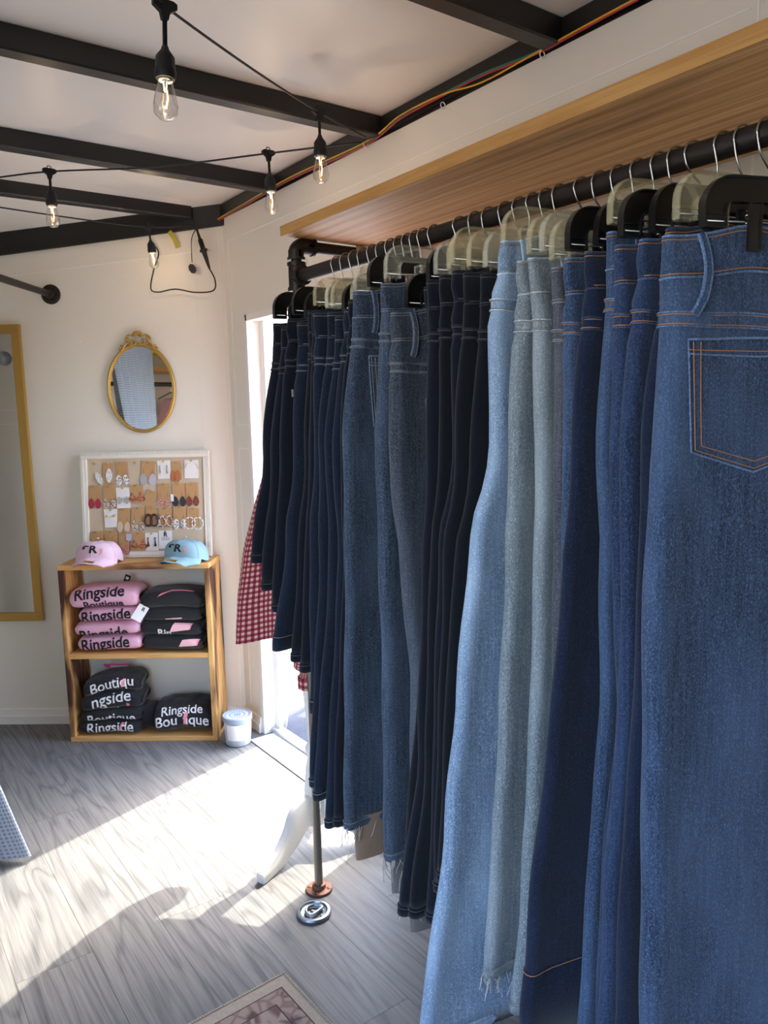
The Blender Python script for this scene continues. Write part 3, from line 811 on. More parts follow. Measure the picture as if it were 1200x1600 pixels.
JEANS = [
(1.579,[(0.845,1.546),(0.808,1.284),(0.764,1.008)],'navy'),
(1.541,[(0.845,1.534),(0.808,1.285),(0.768,0.951)],'navy'),
(1.505,[(0.840,1.548),(0.809,1.285),(0.774,0.907)],'navy'),
(1.470,[(0.845,1.536),(0.823,1.285),(0.794,1.049),(0.754,0.829)],'dusk'),
(1.433,[(0.850,1.558),(0.831,1.286),(0.805,1.053),(0.779,0.809)],'navy'),
(1.401,[(0.840,1.551),(0.823,1.287),(0.803,1.057),(0.782,0.793)],'navy'),
(1.369,[(0.825,1.544),(0.815,1.288),(0.795,1.063),(0.785,0.710)],'dusk'),
(1.338,[(0.840,1.542),(0.808,1.289),(0.801,1.067),(0.760,0.562)],'dusk'),
(1.311,[(0.840,1.531),(0.807,1.289),(0.808,1.070),(0.754,0.545)],'dusk'),
(1.286,[(0.845,1.544),(0.808,1.290),(0.813,1.071),(0.765,0.491)],'dusk'),
(1.262,[(0.840,1.558),(0.810,1.290),(0.810,1.075),(0.769,0.503)],'navy'),
(1.231,[(0.830,1.569),(0.797,1.291),(0.794,1.082),(0.775,0.509)],'mid'),
(1.156,[(0.840,1.573),(0.819,1.292),(0.820,1.088),(0.823,0.915),(0.818,0.464)],'mid'),
(1.115,[(0.830,1.517),(0.818,1.293),(0.835,1.092),(0.856,0.855),(0.848,0.493)],'slate'),
(1.075,[(0.875,1.559),(0.884,1.290),(0.872,1.087),(0.805,0.428)],'ink'),
(1.037,[(0.850,1.563),(0.843,1.293),(0.832,1.103),(0.814,0.705),(0.766,0.430)],'navy'),
(1.004,[(0.850,1.566),(0.843,1.294),(0.822,1.109),(0.806,0.720),(0.767,0.443)],'ink'),
(0.973,[(0.850,1.569),(0.845,1.294),(0.815,1.114),(0.799,0.734),(0.782,0.446)],'navy'),
(0.945,[(0.850,1.561),(0.829,1.296),(0.804,1.119),(0.776,0.519)],'ink'),
(0.916,[(0.860,1.556),(0.838,1.296),(0.805,1.123),(0.784,0.871),(0.765,0.557)],'ink'),
(0.872,[(0.860,1.598),(0.837,1.477),(0.836,1.297),(0.796,1.130),(0.771,0.888),(0.747,0.681),(0.690,0.300)],'light'),
(0.838,[(0.860,1.563),(0.842,1.297),(0.837,1.130),(0.826,0.884),(0.794,0.416)],'pale'),
(0.806,[(0.850,1.561),(0.862,1.297),(0.860,1.131),(0.855,0.886),(0.838,0.567),(0.818,0.366)],'pale'),
(0.770,[(0.860,1.543),(0.865,1.298),(0.864,1.136),(0.865,0.896),(0.839,0.399)],'grey'),
(0.739,[(0.850,1.550),(0.848,1.299),(0.847,1.142),(0.844,0.910),(0.817,0.398)],'blue'),
(0.711,[(0.860,1.554),(0.838,1.300),(0.827,1.149),(0.808,0.929),(0.765,0.561),(0.754,0.401)],'deep'),
(0.683,[(0.870,1.576),(0.856,1.300),(0.864,1.147),(0.869,0.920),(0.849,0.628),(0.835,0.381)],'blue'),
(0.648,[(0.840,1.550),(0.836,1.301),(0.841,1.155),(0.857,0.935),(0.833,0.655),(0.827,0.404)],'royal'),
(0.619,[(0.850,1.553),(0.823,1.303),(0.830,1.161),(0.831,0.952),(0.812,0.682),(0.805,0.437)],'royal'),
(0.587,[(0.860,1.561),(0.827,1.303),(0.828,1.165),(0.824,0.961),(0.809,0.695),(0.804,0.444)],'deep'),
(0.556,[(0.798,1.541),(0.792,1.304),(0.780,1.174),(0.784,0.979),(0.790,0.719),(0.794,0.400)],'blue'),
]
ORD = ['first', 'second', 'third', 'fourth', 'fifth', 'sixth', 'seventh', 'eighth', 'ninth', 'tenth', 'eleventh', 'twelfth', 'thirteenth', 'fourteenth', 'fifteenth', 'sixteenth', 'seventeenth', 'eighteenth', 'nineteenth', 'twentieth',
       'twenty-first', 'twenty-second', 'twenty-third', 'twenty-fourth', 'twenty-fifth', 'twenty-sixth', 'twenty-seventh', 'twenty-eighth', 'twenty-ninth', 'thirtieth', 'thirty-first']
NJ = len(JEANS)
def place_word(i):
    return f'{ORD[i]} from the far end of the rail' if i < 16 else (f'{ORD[NJ-1-i]} counting from the camera end' if i < NJ-1 else 'closest to the camera')
JDESC = {
 0: 'cropped dark navy jeans hanging next to the red plaid shirt, first from the far end',
 3: 'dark blue cropped jeans with a flared hem, fourth from the far end of the rail',
 6: 'faded dark jeans showing button fly and hem below the others, seventh from the far end',
 11: 'mid blue jeans with back pocket and frayed hem, twelfth from the far end',
 12: 'mid blue jeans with long straight leg and frayed step hem, thirteenth from the far end',
 13: 'grey blue jeans hung lower with a long back pocket, fourteenth from the far end',
 20: 'lightest sky blue flared jeans in the middle of the rail',
 21: 'pale grey blue jeans with frayed hem, right beside the sky blue pair',
 22: 'pale grey blue jeans with a hanging belt loop, second along from the sky blue pair',
 23: 'narrow grey denim jeans squeezed between pale and blue pairs, third from the sky blue pair',
 25: 'deep blue wide-leg jeans with a tall stitched hem band near the floor',
 30: 'blue jeans with tan stitched back pocket facing the camera, closest pair on the rail',
}
SHADE_WORD = {'navy': 'dark navy jeans', 'ink': 'nearly black indigo jeans', 'dusk': 'dark washed blue jeans', 'mid': 'mid blue jeans', 'slate': 'grey blue jeans', 'light': 'light blue jeans', 'pale': 'pale jeans', 'grey': 'grey jeans', 'blue': 'medium blue jeans', 'royal': 'royal blue jeans', 'deep': 'deep blue jeans'}
HEM = {25: 0.115, 3: 0.034, 0: 0.022, 6: 0.03}
POCKET = {11: (0.04, 0.18), 13: (0.07, 0.21), 30: (0.026, 0.20), 22: (0.075, 0.2), 17: (0.035, 0.17), 6: (0.06, 0.16), 28: (0.09, 0.2), 27: (0.09, 0.2), 2: (0.05, 0.15)}
FRAY = {11, 12, 13, 21, 14}

def jean_yaw(i): return math.radians(21.0 if i == 30 else 3.0 + 12.0*(i/29)**1.5)
def ribbon(b, pts, nrm, w):
    vs = []; P = [Vector(p) for p in pts]
    for i, p in enumerate(P):
        d = (P[min(i+1, len(P)-1)] - P[max(0, i-1)]).normalized(); sd = d.cross(nrm).normalized()*w/2
        vs += [p - sd + nrm*0.0, p - sd*0.8 + nrm*0.0015, p + sd*0.8 + nrm*0.0015, p + sd]
    fs = []
    for i in range(len(P)-1):
        for k in range(3): fs.append((4*i+k, 4*i+k+1, 4*i+4+k+1, 4*i+4+k))
    b.add(vs, fs)

for i, (jy, edge, shade) in enumerate(JEANS):
    gaps = [abs(jy - JEANS[k][0]) for k in (i-1, i+1) if 0 <= k < NJ]
    ht = min(0.0165, 0.37*min(gaps))
    if i == 30: ht = 0.0165
    J = Jean(jy, edge, ht, i+1)
    if i == 30: J.nar = 0.0
    (mat, _, _, _), st = SH[shade]
    lab = JDESC.get(i) or f'{SHADE_WORD[shade]} on a clip hanger, {place_word(i)}'
    yaw = jean_yaw(i)
    root = thing('jeans', lab, 'jeans', (RX, jy, J.zt), 0, 'jeans on the pipe rail')
    inv = Vector(root.location)
    root.location.y = jy - (RX - edge[0][0])*S(yaw); root.rotation_euler = (0, 0, -yaw)
    J.build(root, mat, inv)
    N = 32
    # waistband
    WB = 0.046
    b = MB(); rows = [[p - inv for p in J.ring(J.zt + dz_, N, gr)] for dz_, gr in ((0.0012, 0.0002), (0.0008, 0.0018), (-WB*0.5, 0.0020), (-WB, 0.0018), (-WB-0.0006, 0.0))]
    b.grid(lambda k, j: rows[j][k], N, len(rows), closed_u=True)
    b.build('waistband', mat, root, smooth=True)
    # stitched lines: top and bottom of waistband, yoke double seam
    b = MB()
    def ring_line(dz_, r=0.0007, gr=0.0022, curve=0.0):
        pts = []
        for k in range(0, 41):
            a = PI*0.86 + (2*PI - 0.14*PI - PI*0.86)*k/40       # left edge round the near face
            z = J.zt + dz_; cx = J.centre(); p = J.point(a, z, cx, J.hw(z), gr); xr = (p.x-cx)/J.hw(z)
            p.z += J.dz(xr, z) + curve*(1 - abs(xr)); pts.append(p - inv)
        b.tube(pts, r, 5)
    ring_line(-0.004); ring_line(-WB+0.003); ring_line(-0.088, 0.0007, 0.0020, -0.012); ring_line(-0.099, 0.0007, 0.0020, -0.012)
    stuff(b.build('seam_stitching', st, root))
    b = MB()
    pts = []
    for k in range(0, 41):
        a = PI*0.86 + (2*PI - 0.14*PI - PI*0.86)*k/40; z = J.zt - 0.0935; cx = J.centre(); p = J.point(a, z, cx, J.hw(z), 0.0008); xr = (p.x-cx)/J.hw(z)
        p.z += J.dz(xr, z) - 0.012*(1 - abs(xr)); pts.append(p - inv)
    b.rect_tube(pts, 0.0078, 0.0014, up=(0, 0, 1)); b.build('yoke_seam', mat, root, smooth=False)
    b = MB()
    for dz_, r_p, gr_, cv in ((0.0006, 0.0017, 0.0008, 0), (-WB-0.001, 0.0015, 0.0012, 0), (-0.0855, 0.0013, 0.0016, -0.012), (-0.1015, 0.0011, 0.0014, -0.012)): ring_line(dz_, r_p, gr_, cv)
    stuff(b.build('worn_seam_edges', mat + '_worn', root, smooth=True))
    # belt loops on the near face and at the side
    rr = random.Random(i*5+2)
    for xf in ((-0.78 if i == 30 else -0.70 + rr.uniform(-0.1, 0.12)), 0.02, 0.62):
        x0 = J.centre() + xf*J.hw(J.zt); b = MB(); pts = []
        sw = rr.uniform(-0.006, 0.008)
        for k in range(11):
            t = k/10; z = J.zt + 0.002 - t*(0.092 if i == 30 else 0.078)
            p = J.face(x0 + sw*S(t*PI) - (0.016 if i == 30 else 0.003)*t*t, z, 0.0026 + (0.0050 if i == 30 or gaps[-1] > 0.035 else 0.0022)*S(t*PI)**0.6); pts.append(p - inv)
        b.rect_tube(pts, 0.0011, 0.0055, up=(0, -1, 0)); bl_ = b.build('belt_loop', mat + '_worn', root, smooth=False)
        b = MB(); b.rect_tube([p - Vector((0, 0.0012, 0)) for p in pts], 0.0004, 0.0030, up=(0, -1, 0)); b.build('loop_groove', mat, bl_)
    # back pocket on the near face
    if i in POCKET:
        px, pw_ = POCKET[i][0], {30: 0.205, 11: 0.155, 13: 0.155}.get(i, 0.14)
        x0 = J.xl(J.zt-0.15) + px; zt_ = J.zt - (0.118 if i != 13 else 0.15); ph = 0.160
        def pk(u, v):       # u 0..1 across, v 0..1 down
            z = zt_ - v*(ph - 0.028) - (0.028*(1 - abs(2*u-1)))*v
            x = x0 + pw_*(0.5 + (u-0.5)*(1 - 0.10*v))
            return x, z
        b = MB(); nu, nv = 13, 13
        def pkf(a, c):
            u, v = a/(nu-1), c/(nv-1); x, z = pk(u, v)
            edge_ = min(u, 1-u, v, 1-v); return J.face(x, z, 0.0008 + (0.0016 if edge_ > 0 else 0)) - inv
        b.grid(pkf, nu, nv); pko = b.build('back_pocket', mat, root, smooth=True)
        b = MB(); path = [(0.0, t/10) for t in range(11)] + [(t/12, 1.0) for t in range(1, 13)] + [(1.0, 1 - t/10) for t in range(1, 11)]
        b.tube([J.face(*pk(u, v), 0.0016) - inv for u, v in path], 0.0013, 5)
        b.tube([J.face(*pk(u/12, 0.0), 0.0022) - inv for u in range(13)], 0.0018, 5); b.tube([J.face(*pk(u/12, 0.125), 0.0024) - inv for u in range(13)], 0.0012, 5)
        stuff(b.build('worn_pocket_edge', mat + '_worn', pko, smooth=True))
        b = MB()
        for ins in (0.03, 0.085):
            path = [(ins, 0.02)] + [(ins, ins + (1-2*ins)*t/8) for t in range(9)] + [(ins + (0.5-ins)*t/6, 1-ins) for t in range(1, 7)] + [(0.5 + (0.5-ins)*t/6, 1-ins) for t in range(1, 7)] + [(1-ins, (1-ins) - (1-2*ins)*t/8) for t in range(9)]
            b.tube([J.face(*pk(u, v), 0.0030) - inv for u, v in path], 0.0006, 5)
        b.tube([J.face(*pk(u/12, 0.09), 0.0032) - inv for u in range(13)], 0.0007, 5)
        stuff(b.build('pocket_stitching', st, pko))
    # small printed logo strips
    for (zo, h_l) in {0: ((0.088, 0.018),), 2: ((0.085, 0.018), (0.150, 0.016)), 5: ((0.10, 0.012),)}.get(i, ()):
        b = MB(); b.grid(lambda a_, c_: J.face(J.xl(J.zt - zo) + 0.014 + 0.005*a_, J.zt - zo - h_l*c_/3, 0.0012) - inv, 2, 4); b.build('printed_logo', 'patch', root)
    # hems
    hh = HEM.get(i, 0.018)
    for side in (-1, 1):
        b = MB(); nn = 28; rows = []
        for dz_, gr in ((0.0, 0.0), (0.0, 0.0012), (hh*0.5, 0.0016), (hh, 0.0012), (hh+0.0005, 0.0)):
            z = J.zh + dz_; out, w = J.legdim(z, side); cx = J.centre() + side*(out - w/2)
            rows.append([J.point(2*PI*k/nn, z, cx, w/2, gr) + Vector((0, 0, 0)) - inv for k in range(nn)])
        b.grid(lambda k, j: rows[j][k], nn, len(rows), closed_u=True)
        hm = b.build('hem', mat, root, smooth=True)
        b = MB(); z = J.zh + hh - 0.003; out, w = J.legdim(z, side); cx = J.centre() + side*(out - w/2)
        b.tube([J.point(2*PI*k/nn, z, cx, w/2, 0.0022) - inv for k in range(nn)], 0.0007, 4, closed=True)
        stuff(b.build('hem_stitching', st, hm))
        if i in FRAY:
            b = MB(); rf = random.Random(i*31 + side)
            for k in range(46):
                a = rf.uniform(0, 2*PI); p = J.point(a, J.zh+0.004, cx, w/2, 0.001) - inv; Lf = rf.uniform(0.015, 0.055)*(1.7 if rf.random() < 0.12 else 1)
                q = [p]; d = Vector((rf.uniform(-0.5, 0.5), rf.uniform(-0.12, 0.12), -1)).normalized()
                for t in range(4):
                    d = (d + Vector((rf.uniform(-0.5, 0.5), rf.uniform(-0.1, 0.1), -0.3))).normalized(); q.append(q[-1] + d*Lf/4)
                b.tube(q, 0.0007, 4)
            stuff(b.build('frayed_threads', 'fray', hm))
            if i in (11, 12, 13, 14):
                b = MB(); rows = []
                for dz_, sc in ((0.02, 0.9), (-0.03, 0.84), (-0.075, 0.8)):
                    z = J.zh + dz_; rows.append([Vector((cx + side*0.03, jy, z)) + Vector((Cc(2*PI*k/18)*w*0.28*sc, S(2*PI*k/18)*ht*0.7, 0)) - inv for k in range(18)])
                b.grid(lambda k, j: rows[j][k], 18, 3, closed_u=True); b.build('inner_facing', 'inner_facing' if i != 11 else 'hem_tan', hm, smooth=True)

# ================================================================ HANGERS
HW = 0.155
def hanger_paths(hw=HW, drop=0.058, leg=0.029, bar=0.028, R=0.036, r=0.012):
    outer = [(-hw, -drop)] + arc(-hw+R, -R, R, PI, PI/2, 9) + [(hw-R, 0)] + arc(hw-R, -R, R, PI/2, 0, 9)[1:] + [(hw, -drop)]
    inner = [(-hw+leg, -drop)] + arc(-hw+leg+r, -bar-r, r, PI, PI/2, 9) + [(hw-leg-r, -bar)] + arc(hw-leg-r, -bar-r, r, PI/2, 0, 9)[1:] + [(hw-leg, -drop)]
    return outer, inner
def hanger_body():
    o, n_ = hanger_paths(); b = MB(); th = 0.0012; k = len(o)
    vs = [(p[0], -th, p[1]) for p in o] + [(p[0], -th, p[1]) for p in n_] + [(p[0], th, p[1]) for p in o] + [(p[0], th, p[1]) for p in n_]
    fs = []
    for i in range(k-1): fs += [(i, i+1, k+i+1, k+i), (2*k+i+1, 2*k+i, 3*k+i, 3*k+i+1)]
    b.add(vs, fs)
    b.rect_tube([(p[0], 0, p[1]) for p in o], 0.0010, 0.0060, up=(-1, 0, 0))
    b.rect_tube([(p[0], 0, p[1]) for p in n_], 0.0010, 0.0052, up=(-1, 0, 0))
    for sg in (-1, 1):
        x0, x1 = sorted((sg*HW, sg*(HW-0.029)))
        b.box(x0, x1, -0.006, 0.006, -0.0595, -0.057); b.box(x0+0.001, x1-0.001, -0.0045, 0.0045, -0.044, -0.0425)
        c0 = Vector((sg*(HW-0.013), 0, -0.009)); c1 = Vector((sg*(HW-0.031), 0, -0.031)); b.rect_tube([c0, c1], 0.0010, 0.0045, up=(0, 1, 0))
    return b
def clip_mesh():
    b = MB()
    for sg in (-1, 1):       # two jaws meeting at the bottom
        poly = [(sg*0.0105, 0.024), (sg*0.008, 0.024), (sg*0.0072, 0.0), (sg*0.0072, -0.03), (sg*0.0098, -0.03), (sg*0.0105, 0.0)]
        b.prism(poly if sg > 0 else poly[::-1], 'x', -0.0085, 0.0085)
    b.box(-0.0085, 0.0085, -0.008, 0.008, 0.0205, 0.024)
    for sg in (-1, 1):
        for e in (-1, 1): b.box(e*0.0085-0.001, e*0.0085+0.001, min(sg*0.0095, sg*0.012), max(sg*0.0095, sg*0.012), -0.03, 0.024)
        b.box(-0.0085, 0.0085, min(sg*0.0095, sg*0.012), max(sg*0.0095, sg*0.012), -0.03, -0.027)
    return b
hb = {}
for key, mat in (('black', 'black_plastic'), ('clear', 'clear'), ('clear2', 'clear2')):
    body = hanger_body().build('hanger_body', mat); clip = clip_mesh().build('hanger_clip', mat)
    hb[key] = (body, clip)
rod_src = MB().tube([(-HW+0.004, 0, -0.051), (HW-0.004, 0, -0.051)], 0.0017, 8).build('clip_rod', 'chrome', smooth=True)
spring_src = MB().tube([(0.006*Cc(t*0.9), 0.0085*S(t*0.9)*0.5, 0.004*t/3) for t in range(0, 22)], 0.0009, 5).build('clip_spring', 'chrome', smooth=True)
HTYPE = ['black', 'black', 'black', 'black', 'clear', 'clear', 'clear2', 'clear', 'black', 'clear', 'clear2', 'black', 'clear2', 'black', 'black', 'clear2', 'clear', 'clear', 'clear', 'clear2', 'clear', 'clear', 'clear2', 'clear', 'black', 'black', 'clear', 'black', 'black', 'clear', 'black']
for i, (jy, edge, shade) in enumerate(JEANS):
    rr = random.Random(i+90)
    key = HTYPE[i]; zt = edge[0][1]
    jx = RX + random.Random(i+1).uniform(-0.012, 0.012) + rr.uniform(-0.01, 0.01)
    top = min(zt + 0.072, 1.652)
    word = 'black' if key == 'black' else 'clear'
    where = f'{ORD[i]} jeans from the far end' if i < 16 else f'{ORD[NJ-1-i]} jeans from the camera end'
    root = thing('clip_hanger', f'{word} plastic clip hanger holding the {where}', 'hanger', (jx, jy - (RX - edge[0][0])*S(jean_yaw(i)) - (jx - RX)*math.tan(jean_yaw(i)), top), -jean_yaw(i), 'clip hangers on the pipe rail')
    body, clip = hb[key]
    link_copy(body, root, (0, 0, 0)); link_copy(rod_src, root, (0, 0, 0))
    # hook wire over the rail
    hz = RZ - top; ex = (RX - jx)/Cc(jean_yaw(i)); R = RR/Cc(jean_yaw(i)) + 0.0030
    pts = [(0, 0, -0.012), (0, 0, 0.006)] + cspline([(0, 0, 0.006), (ex - R*0.6, 0, hz*0.55), (ex - R, 0, hz)], 5)[1:]
    pts += [(ex + R*Cc(PI - a), 0, hz + (RR+0.0028)*S(a)) for a in [PI*1.12*k/14 for k in range(1, 15)]]
    b = MB(); b.tube(pts, 0.0016, 7); b.build('hook', 'chrome', root, smooth=True)
    cz = (zt + 0.016 - top)
    for cx_ in (-0.085 + rr.uniform(-0.012, 0.02), 0.085 + rr.uniform(-0.02, 0.012)):
        c = link_copy(clip, root, (cx_, 0, cz)); link_copy(spring_src, c, (0, 0, -0.002))
for key in hb:
    for o in hb[key]: bpy.data.objects.remove(o)
bpy.data.objects.remove(rod_src); bpy.data.objects.remove(spring_src)

# ================================================================ BOOKCASE AND WHAT STANDS ON IT
CS0, CS1, CF, CH, BT = 0.077, 0.697, 0.205, 0.752, 0.021     # right / left end, front offset, height, board thickness
case = thing('wooden_crate_shelf', 'open burnt pine crate shelf standing in the corner by the door', 'bookcase', nose((CS0+CS1)/2, CF, 0), NR)
cw = (CS1-CS0)/2; cd = CF - 0.02
MB().box(-cw, cw, 0, cd, CH-BT, CH, bev=0.0015).build('top_board', 'case_wood_x', case)
MB().box(-cw, cw, 0, cd, 0.0, BT, bev=0.0015).build('bottom_board', 'case_wood_x', case)
MB().box(-cw+BT+0.0005, cw-BT-0.0005, 0.002, cd, 0.357, 0.357+BT, bev=0.0015).build('middle_shelf', 'case_wood_x', case)
for sx in (-1, 1):
    x0, x1 = sorted((sx*cw, sx*(cw-BT)))
    for (y0, y1) in ((0.0, cd*0.62-0.0006), (cd*0.62+0.0006, cd)):
        MB().box(x0, x1, y0, y1, BT, CH-BT, bev=0.0015).build('side_plank', 'case_wood', case)
def at_case(x, y, z):   # crate coordinates to the world
    c, s_ = Cc(NR), S(NR); o = nose((CS0+CS1)/2, CF, 0); return Vector((o.x + c*x - s_*y, o.y + s_*x + c*y, z))

# folded garments -------------------------------------------------
class Fold:
    """a folded garment: rounded slab swept across its width"""
    def __init__(s, W, D, T, seed, sag=0.012, ex=3.0, wr=0.0028):
        s.W, s.D, s.T, s.seed, s.sag, s.ex, s.wr = W, D, T, seed, sag, ex, wr
        NP = 96; s.prof = []
        for k in range(NP+1):
            a = -PI + 2*PI*k/NP        # 0 = front, pi/2 = top
            y = -math.copysign(abs(Cc(a))**(2/ex), Cc(a)); z = math.copysign(abs(S(a))**(2/3.2), S(a)); s.prof.append((y*D/2, z*T/2))
        s.len = [0]
        for p, q in zip(s.prof, s.prof[1:]): s.len.append(s.len[-1] + math.hypot(q[0]-p[0], q[1]-p[1]))
        s.mid = s.len[NP//2]
    def pos(s, u, L, grow=0.0):
        """u in [-1,1] across; L arc length from the middle of the front (up positive)"""
        t = s.mid + L; t = max(0, min(s.len[-1], t)); k = 0
        while k < len(s.len)-2 and s.len[k+1] < t: k += 1
        f = (t - s.len[k])/max(1e-9, s.len[k+1]-s.len[k]); y = s.prof[k][0]*(1-f) + s.prof[k+1][0]*f; z = s.prof[k][1]*(1-f) + s.prof[k+1][1]*f
        e = (1 - abs(u)**9)**0.5 if abs(u) < 1 else 0.0
        e2 = 0.80 + 0.20*e
        x = s.W/2*u; yy = y*e2; zz = z*(0.42 + 0.58*e)
        nv = Vector((0, y/(s.D/2)**2*s.D, z/(s.T/2)**2*s.T)); nv = nv.normalized() if nv.length > 0 else Vector((0, 0, 1))
        w = s.wr*noise.noise(Vector((x*16 + s.seed*9.1, yy*16, zz*22))) + 0.5*s.wr*noise.noise(Vector((x*42, yy*42 + s.seed, zz*50)))
        p = Vector((x, yy, zz)) + nv*(w*0.9 + grow)
        p.z += -s.sag*u*u*0.4
        return p
    def mesh(s, b, nu=33, nv=40):
        tot = s.len[-1]
        b.grid(lambda i, j: s.pos(-1 + 2*i/(nu-1), -s.mid + tot*j/nv), nu, nv+1)
        for e in (0, nu-1):
            o = len(b.v) - nu*(nv+1)
            b.add([], [tuple(q - len(b.v) + o + e*(nv+1) for q in (range(nv) if e else range(nv-1, -1, -1)))])
    def text(s, body, size, u0, L0, bold, b, cuts=2, tilt=0.0, sx=1.0, sy=1.0):
        vs, fs = text_mesh(body, size, bold, cuts)
        out = []
        for v in vs:
            x = v.x*sx; y = v.y*sy + tilt*v.x
            out.append(s.pos(max(-0.99, min(0.99, u0 + x/(s.W/2))), L0 + y, 0.0016))
        b.add(out, fs)
    def patch(s, poly, b, n=5):
        # small quad patches from a 4-corner polygon in (x, L)
        (a, c, d, e) = poly
        def P(i, j):
            u, v = i/(n-1), j/(n-1)
            x = (a[0]*(1-u)+c[0]*u)*(1-v) + (e[0]*(1-u)+d[0]*u)*v; L = (a[1]*(1-u)+c[1]*u)*(1-v) + (e[1]*(1-u)+d[1]*u)*v
            return s.pos(x/(s.W/2), L, 0.0018)
        b.grid(P, n, n)

def garment(name, label, cat, mat, x, y, z, F, texts=(), patches=(), rotz=0.0, rx=0.0, group=None, tilt=0.0):
    root = thing(name, label, cat, at_case(x, y, z), NR + rotz, group)
    root.rotation_euler = (rx, tilt, NR + rotz)
    b = MB(); F.mesh(b); b.build('folded_body', mat, root, smooth=True)
    for (body, size, u0, L0, bold, tm, tl, sx, sy) in texts:
        b = MB(); F.text(body, size, u0, L0, bold, b, 2, tl, sx, sy); b.build('lettering', tm, root)
    for (poly, tm) in patches:
        b = MB(); F.patch(poly, b); b.build('printed_motif', tm, root)
    return root

shelf_z = 0.357 + BT + 0.008
# pink sweatshirts, bottom to top
G = 'folded pink sweatshirts on the middle shelf'
T_ = 0.058; zz = shelf_z
PK = [('bottom of the stack', 0.27, 0.066, -0.125, 0.005, 'Ringside', 0.02, 2), ('second from the bottom', 0.275, 0.060, -0.13, 0.012, 'Ringside', 0.018, 3), ('third from the bottom', 0.26, 0.060, -0.115, 0.022, 'Ringside', -0.012, 4), ('topmost, with black neck tag', 0.285, 0.085, -0.135, 0.0, 'Ringside', 0.03, 5)]
for k, (w, W, T, x, tl, tx, L0, sd_) in enumerate(PK):
    F = Fold(W, 0.168, T, sd_, 0.02 if k == 3 else 0.008)
    tilt = -0.05 if k < 3 else -0.02
    txs = [(tx, 0.062, -0.10, [0.004, -0.018, 0.002, 0.024][k], 0.0014, 'black_text', 0.06, 1.0, 1.1)]
    if k == 3: txs.append(('Boutique', 0.048, 0.0, -0.026, 0.0010, 'black_text', 0.05, 0.95, 1.0))
    if k < 3: txs = [(t[0], t[1], t[2], t[3] - 0.004, t[4], t[5], t[6], t[7], t[8]) for t in txs]
    g_ = garment('pink_sweatshirt', f'folded pink sweatshirt with black lettering, {w}', 'sweatshirt', 'pink_cloth', x, 0.094 - 0.004*k, zz + T*0.5, F, txs, (), 0.02*(k-1), 0, G, tilt*0.6)
    zz += T*1.0
    if k == 3:
        b = MB(); b.box(-0.012, 0.012, -0.001, 0.001, 0, 0.032, Matrix.Translation((0.055, 0.05, 0.035)) @ Matrix.Rotation(0.4, 4, 'Y')); tg = b.build('neck_tag', 'black_text', g_)
        MB().box(-0.006, 0.006, -0.0014, -0.001, 0.012, 0.024, Matrix.Translation((0.055, 0.05, 0.035)) @ Matrix.Rotation(0.4, 4, 'Y')).build('tag_print', 'white_text', tg)
# black sweatshirts right of them
G = 'folded black sweatshirts on the middle shelf'
BK = [('bottom, with a pink bolt corner', 0.062, 0.0), ('second from bottom, with a wide pink bolt', 0.060, -0.006), ('with a white swing tag', 0.056, -0.004), ('topmost, with a curved pink stripe', 0.076, 0.004)]
zz = shelf_z
for k, (w, T, dx) in enumerate(BK):
    F = Fold(0.252, 0.168, T, 20+k, 0.01 if k < 3 else 0.03)
    pat = {0: [([(0.03, -0.012), (0.10, -0.004), (0.11, 0.026), (0.045, 0.016)], 'pale_pink_text'), ([(0.10, -0.004), (0.107, -0.003), (0.117, 0.027), (0.11, 0.026)], 'pink_text')],
           1: [([(0.0, -0.012), (0.078, 0.0), (0.088, 0.032), (0.018, 0.03)], 'pale_pink_text'), ([(0.078, 0.0), (0.085, 0.001), (0.095, 0.033), (0.088, 0.032)], 'pink_text')],
           2: [([(-0.02, -0.022), (0.05, -0.014), (0.05, -0.007), (-0.02, -0.014)], 'pale_pink_text')],
           3: [([(-0.055, 0.012), (0.0, 0.038), (0.0, 0.048), (-0.045, 0.024)], 'pink_text'), ([(0.0, 0.038), (0.09, 0.046), (0.09, 0.052), (0.0, 0.048)], 'pink_text')]}[k]
    tx = [('Rin', 0.04, -0.18, -0.016, 0.001, 'white_text', 0.0, 1.1, 1.0)] if k == 1 else []
    g_ = garment('black_sweatshirt', f'folded black sweatshirt {w}, in the right stack', 'sweatshirt', 'black_cloth', 0.140 + dx, 0.092, zz + T*0.5, F, tx, pat, -0.03 + 0.015*k, 0, G, 0.02)
    zz += T*1.0
    if k == 2:
        mt = Matrix.Translation((-0.118, -0.094, 0.012)) @ Matrix.Rotation(0.5, 4, 'Y') @ Matrix.Rotation(-0.5, 4, 'X')
        sw = MB().box(-0.022, 0.022, -0.0006, 0.0006, -0.034, 0.034, mt).build('swing_tag', 'card', g_)
        vs, fs = text_mesh('R', 0.022, 0.0008); MB().add([mt @ Vector((v.x+0.004, -0.0009, v.y+0.018)) for v in vs], fs).build('tag_letter', 'black_text', sw)
